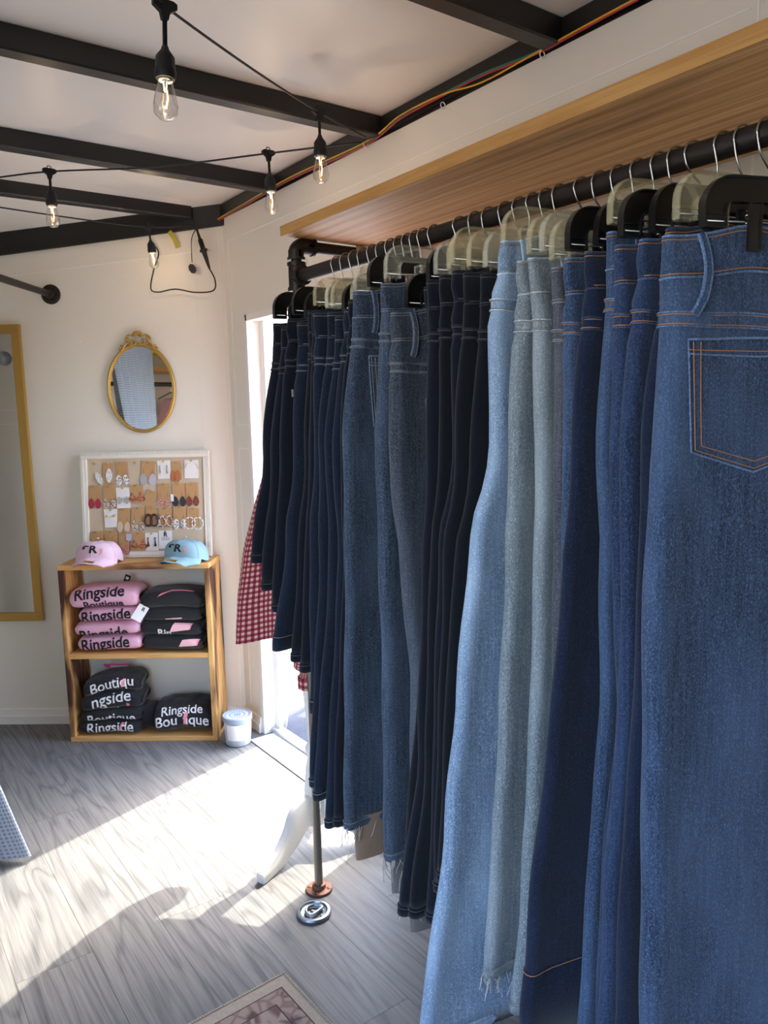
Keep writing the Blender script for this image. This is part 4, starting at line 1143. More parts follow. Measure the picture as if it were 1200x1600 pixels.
# black t-shirts in the bottom compartment
G = 'folded black shirts in the bottom compartment'
zz = BT + 0.008
LS = [('lowest of the heap, with Ringside in white', 0.056, 'Ringside', 0.0, 0.060, 0.05, 0.262), ('second of the heap, with Boutique partly hidden', 0.050, 'Boutique', -0.012, 0.056, 0.03, 0.258), ('third of the heap, with large tilted lettering', 0.076, 'ngside', 0.012, 0.066, 0.14, 0.254), ('topmost of the heap, below a pink hangtag', 0.068, 'Boutiqu', 0.004, 0.058, 0.13, 0.24)]
for k, (w, T, tx, L0, sz, tl, W) in enumerate(LS):
    F = Fold(W, 0.168, T, 40+k, 0.014 + 0.012*k, 2.6, 0.006)
    txs = [(tx, sz, 0.04, L0, 0.0007, 'white_text', tl, 1.0, 1.05)]
    if k == 2: txs.append(('Bou', 0.040, 0.0, -0.034, 0.0007, 'white_text', 0.12, 1.0, 1.0))
    pat = [([(0.042, -0.012), (0.052, -0.010), (0.066, 0.024), (0.054, 0.026)], 'pink_text')] if k in (0, 3) else [([(0.06, -0.04), (0.072, -0.038), (0.08, -0.012), (0.066, -0.01)], 'pink_text')] if k == 2 else []
    g_ = garment('black_shirt', f'folded black shirt {w}', 't-shirt', 'black_cloth', -0.150 + 0.004*k, 0.093, zz + T*0.5, F, txs, pat, 0.03*k, 0, G, -0.03*k)
    zz += T*0.99
    if k == 3:
        mt = Matrix.Translation((-0.0, 0.03, 0.045)) @ Matrix.Rotation(0.12, 4, 'Y') @ Matrix.Rotation(0.9, 4, 'X')
        t_ = MB().box(-0.05, 0.05, -0.001, 0.001, -0.022, 0.022, mt).build('hangtag', 'pink_tag', g_); MB().box(-0.026, 0.044, -0.0016, -0.001, -0.016, 0.004, mt).build('tag_print', 'card', t_)
F = Fold(0.245, 0.168, 0.125, 55, 0.03, 2.2, 0.010)
garment('black_shirt', 'crumpled black shirt with white Boutique lettering, alone at the right of the bottom compartment', 't-shirt', 'black_cloth', 0.156, 0.094, BT + 0.074, F,
        [('Ringside', 0.052, 0.0, 0.036, 0.0007, 'white_text', 0.06, 1.0, 1.0), ('Bou  ique', 0.058, 0.0, -0.008, 0.0008, 'white_text', 0.03, 1.0, 1.05)],
        [([(0.006, -0.026), (0.016, -0.024), (0.022, 0.0), (0.008, 0.0)], 'pink_text'), ([(0.004, -0.002), (0.020, -0.002), (0.028, 0.026), (0.014, 0.026)], 'pink_text')], 0.05, 0, G)
# crumpled sleeves beside the heap
F = Fold(0.052, 0.12, 0.10, 61, 0.01, 2.2, 0.004)
garment('black_shirt', 'small rolled black shirt between the heap and the right-hand shirt', 't-shirt', 'black_cloth', 0.004, 0.105, BT + 0.058, F, (), (), 0.0, 0, G)

# caps ------------------------------------------------------------
def cap(name, label, mat, x, y, yaw, sw=1.0):
    root = thing(name, label, 'cap', at_case(x, y, CH), NR + yaw)
    R = 0.104; Hc = 0.086
    def crown(th, ph, gr=0.0):          # th: 0..1 from rim to top ; ph angle, -pi/2 = front
        a = th*PI/2; rr = R*(Cc(a)**0.50)*(1 + 0.02*S(ph*6)); z = Hc*(S(a)**0.85)
        fx, fy = rr*Cc(ph)*0.92, rr*S(ph)*0.66
        if fy < 0: fy *= 1 - 0.06*th
        z *= 1 + 0.05*max(0, -S(ph))*th
        z = z*0.92 + 0.003*noise.noise(Vector((fx*30, fy*30, th*3))) + 0.006 + 0.024*max(0, -S(ph))*(1-th)
        q = Vector((fx, fy, z)); n_ = Vector((fx, fy, z*0.6)).normalized(); return q + n_*gr
    b = MB(); b.grid(lambda i, j: crown(min(0.995, j/12), 2*PI*i/40), 40, 13, closed_u=True); b.build('crown', mat, root, smooth=True)
    b = MB()
    for k in range(6): b.tube([crown(min(0.99, t/12), PI/6 + k*PI/3 - PI/2 - PI/6, 0.0004) for t in range(13)], 0.0009, 4)
    stuff(b.build('panel_seams', mat, root))
    b = MB(); b.sphere((0, 0, Hc+0.0135), 0.006, 10, 6, (1, 1, 0.6)); b.build('button', mat, root, smooth=True)
    # brim
    nb, mb_ = 19, 7
    def brim(i, j):
        a = -PI/2 + (i/(nb-1) - 0.5)*2*1.22; t = j/(mb_-1)
        p0 = crown(0.02, a); ext = 0.056*(Cc((a+PI/2)*1.02)**0.6 if Cc((a+PI/2)*1.02) > 0 else 0)
        x_ = p0.x*(1 + 0.04*t); y_ = p0.y - ext*t; z_ = p0.z - 0.003 - 0.012*t - 0.020*t*(x_/0.085)**2
        return Vector((x_, y_, max(0.001, z_)))
    b = MB(); b.grid(brim, nb, mb_); b.grid(lambda i, j: brim(i, mb_-1-j) - Vector((0, 0, 0.003)), nb, mb_)
    br = b.build('brim', mat, root, smooth=True)
    b = MB(); b.grid(lambda i, j: brim(8 + i*0.75, 3.2 + j*0.9) + Vector((0, -0.0002, 0.0012)), 5, 3); b.build('size_sticker', 'bright_gold', br)
    # lettering R with swash and pink bolt on the front panel
    def on_front(u, v): return crown(0.30 + v/0.105, -PI/2 + u/0.080, 0.0022)
    vs, fs = text_mesh('R', 0.046, 0.0016, 2, 0.06); b = MB(); b.add([on_front(v.x + 0.004, v.y) for v in vs], fs)
    sp = [(-0.012, 0.016), (-0.026, 0.020), (-0.036, 0.012), (-0.034, 0.004), (-0.028, 0.004), (-0.028, 0.010)]
    b.tube([on_front(*p) for p in [tuple(q)[:2] for q in cspline([(a_, c_, 0) for a_, c_ in sp], 5)]], 0.0022, 6); b.build('letter', 'black_text', root)
    b = MB(); b.add([on_front(*p) for p in ((0.022, -0.026), (0.034, -0.008), (0.027, -0.008), (0.032, 0.004), (0.039, 0.002), (0.037, -0.014))], [(0, 5, 1), (1, 5, 2), (2, 5, 4, 3)]); b.build('bolt_motif', 'pink_text', root)
    return root
cap('baseball_cap', 'pale pink baseball cap with black R at the left end of the crate shelf', 'pink_cap', -0.158, 0.060, -0.06)
cap('baseball_cap', 'light blue baseball cap with black R at the right end of the crate shelf', 'blue_cap', 0.205, 0.058, -0.34)

# earring board ---------------------------------------------------
BW, BH = 0.545, 0.445
lean = math.atan2(0.035, BH)
brd = thing('earring_board', 'white ribbed frame with linen panel leaning on the wall above the crate', 'display board', nose(0.371, 0.052, CH+0.001), NR)
brd.rotation_euler = Matrix.Rotation(NR, 3, 'Z').to_4x4().to_euler()
brd.rotation_euler = (Matrix.Rotation(NR, 4, 'Z') @ Matrix.Rotation(-lean, 4, 'X')).to_euler()
bm_world = Matrix.Translation(nose(0.371, 0.052, CH+0.001)) @ Matrix.Rotation(NR, 4, 'Z') @ Matrix.Rotation(-lean, 4, 'X')
b = MB(); b.box(-BW/2+0.015, BW/2-0.015, -0.006, 0.004, 0.015, BH-0.015); b.build('linen_panel', 'linen', brd)
FWd = 0.026
for (x0, x1, z0, z1, hor) in ((-BW/2, BW/2, BH-FWd, BH, True), (-BW/2, BW/2, 0, FWd, True), (-BW/2, -BW/2+FWd, FWd, BH-FWd, False), (BW/2-FWd, BW/2, FWd, BH-FWd, False)):
    b = MB(); b.box(x0, x1, -0.013, 0.006, z0, z1, bev=0.002); fo = b.build('frame_rail', 'frame_white', brd)
    b = MB(); n_ = int(((x1-x0) if hor else (z1-z0))/0.0075)
    for k in range(n_):
        if hor:
            x = x0 + (k+0.5)*(x1-x0)/n_; zc = z1 - 0.006 if z0 > 0.1 else z0 + 0.006; b.box(x-0.0026, x+0.0026, -0.0165, -0.013, zc-0.006, zc+0.006)
        else:
            z = z0 + (k+0.5)*(z1-z0)/n_; xc = x0 + 0.006 if x0 < 0 else x1 - 0.006; b.box(xc-0.006, xc+0.006, -0.0165, -0.013, z-0.0026, z+0.0026)
    stuff(b.build('ribs', 'frame_white', fo))
def bxz(px, py): return (px - 602)/1098*BW, BH - (py - 40)/868*BH
def drop_poly(w, h, n=14):
    out = []
    for k in range(n):
        t = 2*PI*k/n; out.append((w/2*S(t)*(1 - 0.35*max(0, Cc(t))), h/2*Cc(t)))
    return out
def leaf_poly(w, h, n=14):
    return [(w/2*math.copysign(abs(S(2*PI*k/n))**1.3, S(2*PI*k/n)), h/2*Cc(2*PI*k/n)) for k in range(n)]
def flat(b, poly, x, z, y=-0.0135, th=0.0012):
    b.prism([(x+p[0], z+p[1]) for p in poly][::-1], 'y', y-th, y)
CARDS = [
 # cx, top, w, h, card, kind, material, phrase
 (285,125,85,175,'kraft','leaf','dotted','kraft card with white dotted leaf earrings, one swung out'),
 (400,120,105,150,'kraft','drop','cow','kraft card with black and white cow print drops, top row'),
 (632,120,115,150,'kraft','drop2','lilac','kraft card with grey and lilac drop earrings'),
 (762,115,110,150,'card','dangle','silver','white card with slim silver dangle earrings in the top row'),
 (873,125,75,150,'kraft','leafpair','tan','narrow kraft card with tan leather leaf earrings'),
 (1000,115,120,150,'card','wire','silver','white card with silver wire earrings at the top right'),
 (165,310,105,150,'kraft','drop','crimson','kraft card with crimson drop earrings at the left edge'),
 (290,310,110,150,'kraft','drop','leopard_white','kraft card with pale leopard drops beside the crimson pair'),
 (405,330,115,170,'card','petal','silver','white card with bright silver petal earrings'),
 (523,310,110,150,'kraft','fan','leopard','kraft card with orange leopard fan earrings'),
 (660,365,95,130,'kraft','none','kraft','plain kraft card hanging askew in the middle'),
 (757,305,105,150,'kraft','drop','leopard_pink','kraft card with pink leopard drops, second row'),
 (885,305,110,150,'kraft','drop','charcoal','kraft card with charcoal leather drops and a small white tag'),
 (997,305,105,150,'kraft','drop','leopard_brown','kraft card with dark brown leopard drops at the right edge'),
 (295,505,115,150,'card','stud','bright_gold','white card with gold stud earrings'),
 (410,505,110,150,'kraft','drop','beige','kraft card with plain beige drop earrings'),
 (530,495,115,150,'kraft','drop','leopard_white','kraft card with pale leopard drops, third row below the fans'),
 (645,490,90,150,'kraft','hoop','darkbrown','kraft card with dark brown beaded teardrop hoops'),
 (765,500,110,150,'kraft','hoop2','leopard_white','kraft card with spotted hoops and a lilac tag'),
 (890,490,110,150,'kraft','drop','cow','kraft card with black and white cow print drops, third row'),
 (1003,510,100,150,'kraft','ring','white','kraft card with large white ring hoops'),
 (170,685,110,100,'kraft','hook','bright_gold','kraft card with bare gold hooks at the bottom left above the pink cap'),
 (295,685,110,100,'kraft','hook2','bright_gold','second kraft card with small gold hoops above the pink cap'),
 (405,700,90,150,'kraft','drop','leopard_pink','kraft card with pink leopard drops and white tag beside the pink cap'),
 (530,700,115,150,'kraft','fan','leopard','kraft card with leopard hearts at the bottom of the board'),
 (640,705,110,150,'card','dangle','darkbrown','white card with dark bead dangles at the bottom of the board'),
 (760,690,115,150,'card','logo','black_text','white card with black R logo next to the blue cap'),
]
for idx, (cx_, top_, w_, h_, cm, kind, em, lab) in enumerate(CARDS):
    X, Zt = bxz(cx_, top_); W = w_/1098*BW; H_ = h_/868*BH
    root = bpy.data.objects.new('earring_card', None); COL.objects.link(root); root.empty_display_size = 0.02
    tilt = 0.35 if kind == 'none' else random.Random(idx).uniform(-0.05, 0.05)
    # one plate = the card hung on its brass pin
    root.matrix_world = bm_world @ Matrix.Translation((X, -0.0085 - 0.0012*(idx // 7), Zt)) @ Matrix.Rotation(tilt, 4, 'Y')
    tag(root, lab, 'earrings', 'earring cards on the board')
    MB().box(-W/2, W/2, -0.0012, -0.0002, -H_, 0, bev=0.0).build('card', cm, root)
    b = MB(); b.lathe([(0.0005, 0), (0.0035, 0.001), (0.004, 0.004), (0.0015, 0.007)], (0, 0, 0), 10, Matrix.Translation((0, -0.001, -0.004)) @ Matrix.Rotation(PI/2, 4, 'X')); b.build('pin', 'bright_gold', root, smooth=True)
    y0 = -0.0016
    for sgn in (-1, 1):
        x = sgn*W*0.28; b = MB()
        if kind in ('drop', 'drop2'):
            big = 0.62 if em in ('crimson', 'beige', 'leopard_brown') else 0.56
            w2 = 0.030 if kind == 'drop2' else 0.0265; h2 = 0.052 if kind == 'drop2' else 0.044
            if kind == 'drop2': x = sgn*W*0.33
            zc = -H_*0.98
            flat(b, drop_poly(w2, h2), x, zc, y0); b.build('earring', ('greyleather' if (kind == 'drop2' and sgn < 0) else em), root)
            MB().tube([(x, y0-0.001, zc+h2/2-0.002), (x+0.001, y0-0.003, zc+h2/2+0.012), (x, y0+0.0005, zc+h2/2+0.016)], 0.0006, 5).build('ear_wire', 'bright_gold', root)
        elif kind == 'leaf':
            if sgn < 0: poly = [(p[0]*Cc(0.5)-p[1]*S(0.5), p[0]*S(0.5)+p[1]*Cc(0.5)) for p in leaf_poly(0.026, 0.058)]; flat(b, poly, -0.036, -H_*0.75, y0-0.001)
            else: flat(b, leaf_poly(0.028, 0.062), 0.006, -H_*0.6, y0-0.001)
            b.build('earring', em, root)
        elif kind == 'leafpair':
            flat(b, leaf_poly(0.024, 0.05), sgn*0.010 - 0.008, -H_*0.8, y0 - 0.001*(sgn+1)); b.build('earring', em, root)
        elif kind == 'dangle':
            z = -H_*0.3; b.sphere((x, y0-0.002, z), 0.0035, 8, 6); b.tube([(x, y0-0.002, z), (x, y0-0.002, z-0.026)], [0.001, 0.0032], 6); b.sphere((x, y0-0.002, z-0.03), 0.006 if em != 'silver' else 0.003, 8, 6); b.build('earring', em, root, smooth=True)
        elif kind == 'wire':
            b.tube(cspline([(x, y0-0.002, -H_*0.2), (x+sgn*0.006, y0-0.002, -H_*0.3), (x+sgn*0.012, y0-0.002, -H_*0.45), (x+sgn*0.022, y0-0.002, -H_*0.5)], 5), 0.0012, 6); b.build('earring', em, root, smooth=True)
        elif kind == 'petal':
            for k in range(3): flat(b, [(p[0]*Cc(k-1)-p[1]*S(k-1), p[0]*S(k-1)+p[1]*Cc(k-1)) for p in leaf_poly(0.012, 0.032)], x, -H_*0.62, y0 - 0.0014*k)
            b.build('earring', em, root)
        elif kind == 'fan':
            z = -H_*0.72; poly = [(0, 0.026)] + [(0.021*S(a), -0.022*Cc(a)*0.55 - 0.004) for a in [1.35 - 2.7*k/10 for k in range(11)]]
            flat(b, poly, x*1.15, z, y0); b.build('earring', em, root)
        elif kind == 'stud':
            b.sphere((x, y0-0.002, -H_*0.38), 0.0055, 10, 6); b.build('earring', em, root, smooth=True)
        elif kind in ('hoop', 'hoop2'):
            z = -H_*0.75; r_h = 0.019 if kind == 'hoop2' else 0.021
            b.tube([(x + r_h*0.72*S(t)*(1 - 0.25*Cc(t)), y0-0.004, z + r_h*Cc(t)*1.15) for t in [2*PI*k/20 for k in range(20)]], 0.0042, 6, closed=True); b.build('earring', em, root, smooth=True)
            if kind == 'hoop2' and sgn < 0: MB().box(-0.03-0.007, -0.03+0.007, -0.008, -0.007, -0.076, -0.05).build('price_tag', 'lilac', root)
        elif kind == 'ring':
            for k in range(8):
                a0 = 2*PI*k/8; b.tube([(sgn*0.017 + 0.004 + 0.024*S(a0 + q), y0-0.005, -H_*0.82 + 0.024*Cc(a0+q)) for q in (0.05, 0.25, 0.45, 0.65)], 0.0028, 6)
            b.build('earring', em, root, smooth=True)
        elif kind in ('hook', 'hook2'):
            b.tube([(x + 0.006*S(t), y0-0.002, -H_*0.55 + 0.010*Cc(t)) for t in [0.3 + 5.2*k/12 for k in range(13)]], 0.0007, 5); b.build('ear_wire', em, root, smooth=True)
        elif kind == 'logo' and sgn < 0:
            vs, fs = text_mesh('R', 0.026, 0.001); b.add([(v.x, y0, v.y - H_*0.22) for v in vs], fs); b.build('logo', em, root)
        elif kind == 'logo':
            for k in range(3): b.box(-0.018, 0.018, y0-0.0002, y0, -H_*(0.38+0.06*k)-0.001, -H_*(0.38+0.06*k))
            b.build('fine_print', em, root)
    if em == 'charcoal': MB().box(-0.035, -0.022, -0.004, -0.003, -0.075, -0.045).build('price_tag', 'card', root)
    if lab.startswith('kraft card with pink leopard drops and'): MB().prism([(0.01, -0.005), (0.034, -0.005), (0.034, -0.03), (0.022, -0.036), (0.01, -0.03)], 'y', -0.005, -0.004).build('price_tag', 'lilac', root)
for px in (170, 520):
    X, Z_ = bxz(px, 130); b = MB(); b.lathe([(0.0005, 0), (0.004, 0.001), (0.0045, 0.005), (0.002, 0.009)], (0, 0, 0), 10, Matrix.Translation((X, -0.0062, Z_)) @ Matrix.Rotation(PI/2, 4, 'X')); b.build('empty_pin', 'bright_gold', brd, smooth=True)

# ================================================================ MIRRORS
om = thing('oval_mirror', 'small oval wall mirror with ornate gold crest', 'mirror', nose(0.372, 0.006, 1.460), NR)
A_, B_ = 0.136, 0.176
b = MB(); b.prism([(A_*S(t), B_*Cc(t)) for t in [2*PI*k/48 for k in range(48)]], 'y', -0.004, 0.004); b.build('glass', 'mirror', om)
b = MB(); b.tube([((A_+0.003)*S(t), -0.006, (B_+0.003)*Cc(t)) for t in [2*PI*k/64 for k in range(64)]], 0.0062, 8, closed=True)
b.tube([((A_-0.003)*S(t), -0.008, (B_-0.003)*Cc(t)) for t in [2*PI*k/64 for k in range(64)]], 0.0026, 6, closed=True); b.build('frame', 'gold', om, smooth=True)
b = MB()
def spiral(cx, cz, r, turns, dirn, a0): return [(cx + r*(1-t/22)*Cc(a0 + dirn*turns*2*PI*t/20), -0.011, cz + r*(1-t/22)*S(a0 + dirn*turns*2*PI*t/20)) for t in range(21)]
for sg in (-1, 1):
    b.tube(spiral(sg*0.016, B_+0.012, 0.014, 1.2, -sg, PI/2), 0.0034, 6)
    b.tube(spiral(sg*0.074, B_-0.012, 0.013, 1.2, sg, PI/2), 0.0034, 6)
    b.tube(cspline([(sg*0.028, -0.010, B_+0.002), (sg*0.045, -0.010, B_+0.012), (sg*0.060, -0.010, B_-0.006), (sg*0.074, -0.010, B_-0.024)], 5), 0.0042, 6)
    b.tube(spiral(sg*0.042, B_+0.026, 0.012, 1.0, sg, 0), 0.0034, 6)
    b.tube(cspline([(sg*0.030, -0.010, B_+0.044), (sg*0.045, -0.010, B_+0.038), (sg*0.054, -0.010, B_+0.020)], 5), 0.0034, 6)
for k in range(7):
    a = PI/2 + (k-3)*0.36; b.tube([(0.010*Cc(a), -0.010, B_+0.028 + 0.012*S(a)), (0.024*Cc(a), -0.013, B_+0.028 + 0.026*S(a)), (0.028*Cc(a), -0.010, B_+0.028 + 0.030*S(a))], [0.002, 0.0052, 0.0034], 6)
b.build('crest', 'gold', om, smooth=True)
rm = thing('wall_mirror', 'tall rectangular mirror in a flat gold frame at the left edge of the picture', 'mirror', nose(1.075, 0.004, 0.472), NR)
MW, MH, FW_ = 0.42, 1.262, 0.036
MB().box(-MW/2+0.02, MW/2-0.02, -0.006, 0.003, 0.02, MH-0.02).build('glass', 'mirror', rm)
for (x0, x1, z0, z1) in ((-MW/2, MW/2, MH-FW_, MH), (-MW/2, MW/2, 0, FW_), (-MW/2, -MW/2+FW_, FW_, MH-FW_), (MW/2-FW_, MW/2, FW_, MH-FW_)):
    MB().box(x0, x1, -0.016, 0.003, z0, z1, bev=0.0015).build('frame_rail', 'gold_flat', rm)
for z in (0.016, 0.62, MH-0.016): MB().lathe([(0.005, 0), (0.004, 0.002), (0.001, 0.003)], (0, 0, 0), 10, Matrix.Translation((MW/2-0.017, -0.016, z)) @ Matrix.Rotation(PI/2, 4, 'X')).build('screw', 'gold', rm)

# ================================================================ CURTAIN AND ITS PIPE
P0 = nose(0.727, 0, 1.852); dn = Vector((-0.611, -0.792, 0)); rt = Vector((0.792, -0.611, 0))
cp = thing('curtain_pipe', 'dark pipe rod with round flange on the nose wall beside the oval mirror', 'curtain rod', P0)
b = MB(); b.tube([dn*0.004, dn*2.3], 0.0135, 14); b.build('rod', 'pipe', cp, auto=40)
b = MB(); mt = Matrix((( rt.x, 0, dn.x, 0), (rt.y, 0, dn.y, 0), (0, 1, 0, 0), (0, 0, 0, 1))); flange(b, mt, 0.040); b.build('wall_flange', 'pipe', cp, auto=35)
hangend = P0 + dn*2.25
b = MB(); b.tube([dn*2.25, dn*2.25 + Vector((0, 0, CEIL-1.852))], 0.006, 8); b.build('drop_rod', 'pipe', cp)
cur = MB(); NU, NV = 120, 36; cur.uv = []
def cur_pt(i, j):
    t = i/(NU-1); v = j/(NV-1)            # t along the rod, v from top to bottom
    k = 0.575 + 0.68*t + 0.22*min(1, v*2.2)*(1-t)
    amp = 0.022 + 0.022*v
    off = amp*S(t*PI*11 + 0.6*S(3*v)) + 0.012*S(t*31 + v*2)
    swing = 0.23*math.exp(-((t-0.58)/0.16)**2)*max(0, (v-0.5)/0.5)**1.3
    p = P0 + dn*k + rt*(off + swing); p.z = 1.83 - v*1.81
    return p
cur.grid(cur_pt, NU, NV); cur.uv = [(i/(NU-1)*1.9, j/(NV-1)*1.8) for i in range(NU) for j in range(NV)]
tag(cur.build('waffle_curtain', 'waffle', smooth=True), 'blue grey waffle-weave curtain hanging from the pipe rod', 'curtain')

# ================================================================ LEFT WALL: SHELF, FLOWERS, GARMENTS (seen in the oval mirror)
ls = thing('wall_shelf', 'pine shelf on the opposite side wall, seen in the oval mirror', 'shelf', (XL, 1.4, 1.655))
MB().box(0.001, 0.36, -0.9, 0.9, 0, 0.024).build('board', 'shelf_wood', ls)
MB().tube([(0.30, -0.9, -0.09), (0.30, 0.9, -0.09)], 0.015, 12).build('rail', 'pipe', ls, smooth=True)
for y in (-0.85, 0.85): MB().tube([(0.30, y, -0.09), (0.30, y, 0.001)], 0.010, 10).build('rail_bracket', 'pipe', ls)
fb = thing('flower_bunch', 'bunch of yellow flowers on the opposite shelf, seen in the oval mirror', 'flowers', (XL+0.2, 1.53, 1.679))
b = MB(); rf = random.Random(3)
b.lathe([(0.05, 0), (0.06, 0.05), (0.055, 0.06)], (0, 0, 0), 16); b.build('pot', 'white', fb, smooth=True)
b = MB()
for k in range(90):
    a = rf.uniform(0, 2*PI); r = rf.uniform(0, 0.19); h = rf.uniform(0.03, 0.22); b.sphere((r*Cc(a)*0.8, r*S(a)*1.5, h), rf.uniform(0.014, 0.026), 7, 5, (1, 1, 0.7))
stuff(b.build('blossoms', 'flower', fb, smooth=True))
for k, (y, wd) in enumerate(((1.50, 0.30), (1.60, 0.32), (1.70, 0.30), (1.42, 0.3))):
    b = MB(); sg = 40
    def gp(i, j):
        a = 2*PI*i/28; v = j/14; w = (0.09 + 0.13*min(1, v*3.2)) + 0.015*v; y_ = 0.026 + 0.012*S(v*3)
        return Vector((w*Cc(a) + 0.012*S(a*5 + v*4)*v, y_*S(a) + 0.008*S(a*3 + 2*v), -0.10 - 0.75*v - (0.0 if v else 0)))
    b.grid(gp, 28, 15, closed_u=True)
    g_ = thing('knit_sweater', ['pink knit sweater on the opposite rail, nearest the rail middle', 'pink knit sweater on the opposite rail, second towards the nose', 'pink knit sweater on the opposite rail, third towards the nose', 'pink knit sweater on the opposite rail, last towards the rear'][k], 'sweater', (XL+0.30, y, 1.565), 0, 'pink sweaters on the opposite rail')
    b.build('knit_body', 'pink_knit', g_, smooth=True)
    MB().tube([(-0.16, 0, -0.10), (0, 0, -0.055), (0.16, 0, -0.10)], 0.004, 6).build('hanger_arms', 'black_plastic', g_)
    MB().tube([(0, 0, -0.055), (0, 0, -0.03), (-0.018, 0, 0.0)] + [(-0.018*Cc(a), 0, 0.018*S(a)) for a in [PI*k2/8 for k2 in range(9)]], 0.0016, 6).build('hook', 'chrome', g_)
vent = MB(); vent.lathe([(0.045, 0), (0.045, 0.006), (0.036, 0.01), (0.001, 0.01)], (0, 0, 0), 24, Matrix.Translation((XL, 2.74, 1.73)) @ Matrix.Rotation(PI/2, 4, 'Y'))
tag(vent.build('round_vent', 'zinc', auto=35), 'round grey vent disc on the opposite wall, seen in the tall mirror', 'vent')

# ================================================================ DRESS FORM WITH PLAID SHIRT
DX, DYf = 1.14, 1.985
df = thing('dress_form', 'white dress form on a cabriole tripod base behind the end of the jeans', 'mannequin', (DX, DYf, 0))
b = MB(); b.lathe([(0.012, 0.06), (0.030, 0.065), (0.034, 0.17), (0.026, 0.25), (0.018, 0.29), (0.026, 0.30), (0.026, 0.315), (0.017, 0.33), (0.020, 0.42), (0.027, 0.50), (0.020, 0.56), (0.015, 0.60), (0.028, 0.61), (0.028, 0.63), (0.016, 0.645), (0.016, 0.78)], (0, 0, 0), 24)
b.build('column', 'white_paint', df, smooth=True)
a0 = math.atan2(1.895-DYf, 0.905-DX)
for k in range(3):
    a = a0 + (0, 2.1, 3.75)[k]; d = Vector((Cc(a), S(a), 0)); sdv = Vector((-S(a), Cc(a), 0))
    R_ = math.hypot(1.895-DYf, 0.905-DX)
    sc_ = R_/0.2516
    tp = cspline([(0.018, 0, 0.165), (0.070, 0, 0.167), (0.115, 0, 0.150), (0.150, 0, 0.098), (0.195, 0, 0.058), (0.240, 0, 0.042), (0.262, 0, 0.030)], 5)
    bt = cspline([(0.018, 0, 0.085), (0.060, 0, 0.066), (0.100, 0, 0.042), (0.142, 0, 0.022), (0.185, 0, 0.008), (0.235, 0, 0.0006), (0.260, 0, 0.0006)], 5)
    b = MB(); vs = []; n_ = len(tp)
    for q in range(n_):
        t_, u_2 = tp[q], bt[q]
        for (s1, m_) in ((-1, 0.12), (-0.75, 0.0), (0.75, 0.0), (1, 0.12), (1, 0.88), (0.75, 1.0), (-0.75, 1.0), (-1, 0.88)):
            e_ = u_2.lerp(t_, m_); vs.append(d*(e_.x*sc_) + sdv*(0.014*s1) + Vector((0, 0, e_.z)))
    fs = []
    for q in range(n_-1):
        for m_ in range(8): m2 = (m_+1) % 8; fs.append((q*8+m_, q*8+m2, (q+1)*8+m2, (q+1)*8+m_))
    fs += [tuple(range(7, -1, -1)), tuple((n_-1)*8+m_ for m_ in range(8))]
    b.add(vs, fs); b.build('cabriole_leg', 'white_paint', df, auto=50)
TORSO = [(0.78, 0.09, 0.075), (0.84, 0.135, 0.09), (0.92, 0.130, 0.092), (1.02, 0.090, 0.072), (1.12, 0.088, 0.072), (1.22, 0.080, 0.072), (1.32, 0.078, 0.065), (1.37, 0.070, 0.055), (1.41, 0.05, 0.045), (1.50, 0.042, 0.040), (1.52, 0.02, 0.02)]
FA = math.radians(-32)     # facing: shoulders across the view
fx_, fy_ = Vector((Cc(FA), S(FA), 0)), Vector((-S(FA), Cc(FA), 0))
def tor(i, j, gr=0.0, n=28):
    z, a_, c_ = TORSO[j]; t = 2*PI*i/n; return fx_*((a_+gr)*Cc(t)) + fy_*((c_+gr)*S(t)) + Vector((0, 0, z))
b = MB(); b.grid(lambda i, j: tor(i, j), 28, len(TORSO), closed_u=True); b.build('torso', 'linen', df, smooth=True)
shirt = thing('plaid_shirt', 'red and cream plaid shirt worn by the dress form beside the door', 'shirt', (DX, DYf, 0))
def interp2(tab, z, k):
    for p, q in zip(tab, tab[1:]):
        if p[0] <= z <= q[0]: f = (z-p[0])/(q[0]-p[0]); return p[k]*(1-f) + q[k]*f
    return tab[0][k] if z < tab[0][0] else tab[-1][k]
SHP = [(0.66, 0.222, 0.155), (0.80, 0.212, 0.145), (0.95, 0.188, 0.135), (1.08, 0.150, 0.115), (1.19, 0.112, 0.100), (1.30, 0.096, 0.088), (1.38, 0.088, 0.075), (1.42, 0.065, 0.060), (1.46, 0.056, 0.052)]
b = MB(); nu, nv = 56, 30; b.uv = []
def shp(i, j):
    t = 2*PI*i/nu; v = j/(nv-1); hem = 0.705 - 0.035*Cc(2*t)*1.0 + 0.02*S(t)
    z = 1.46 - v*(1.46 - hem); a_, c_ = interp2(SHP, z, 1), interp2(SHP, z, 2)
    rip = 1 + 0.06*v*v*S(t*9) + 0.03*v*S(t*5+2)
    return fx_*(a_*Cc(t)*rip) + fy_*(c_*S(t)*rip) + Vector((0, 0, z))
b.grid(shp, nu, nv, closed_u=True); b.uv = [(i/nu*1.18, j/(nv-1)*0.8) for i in range(nu) for j in range(nv)]
bd = b.build('shirt_body', 'plaid', shirt, smooth=True)
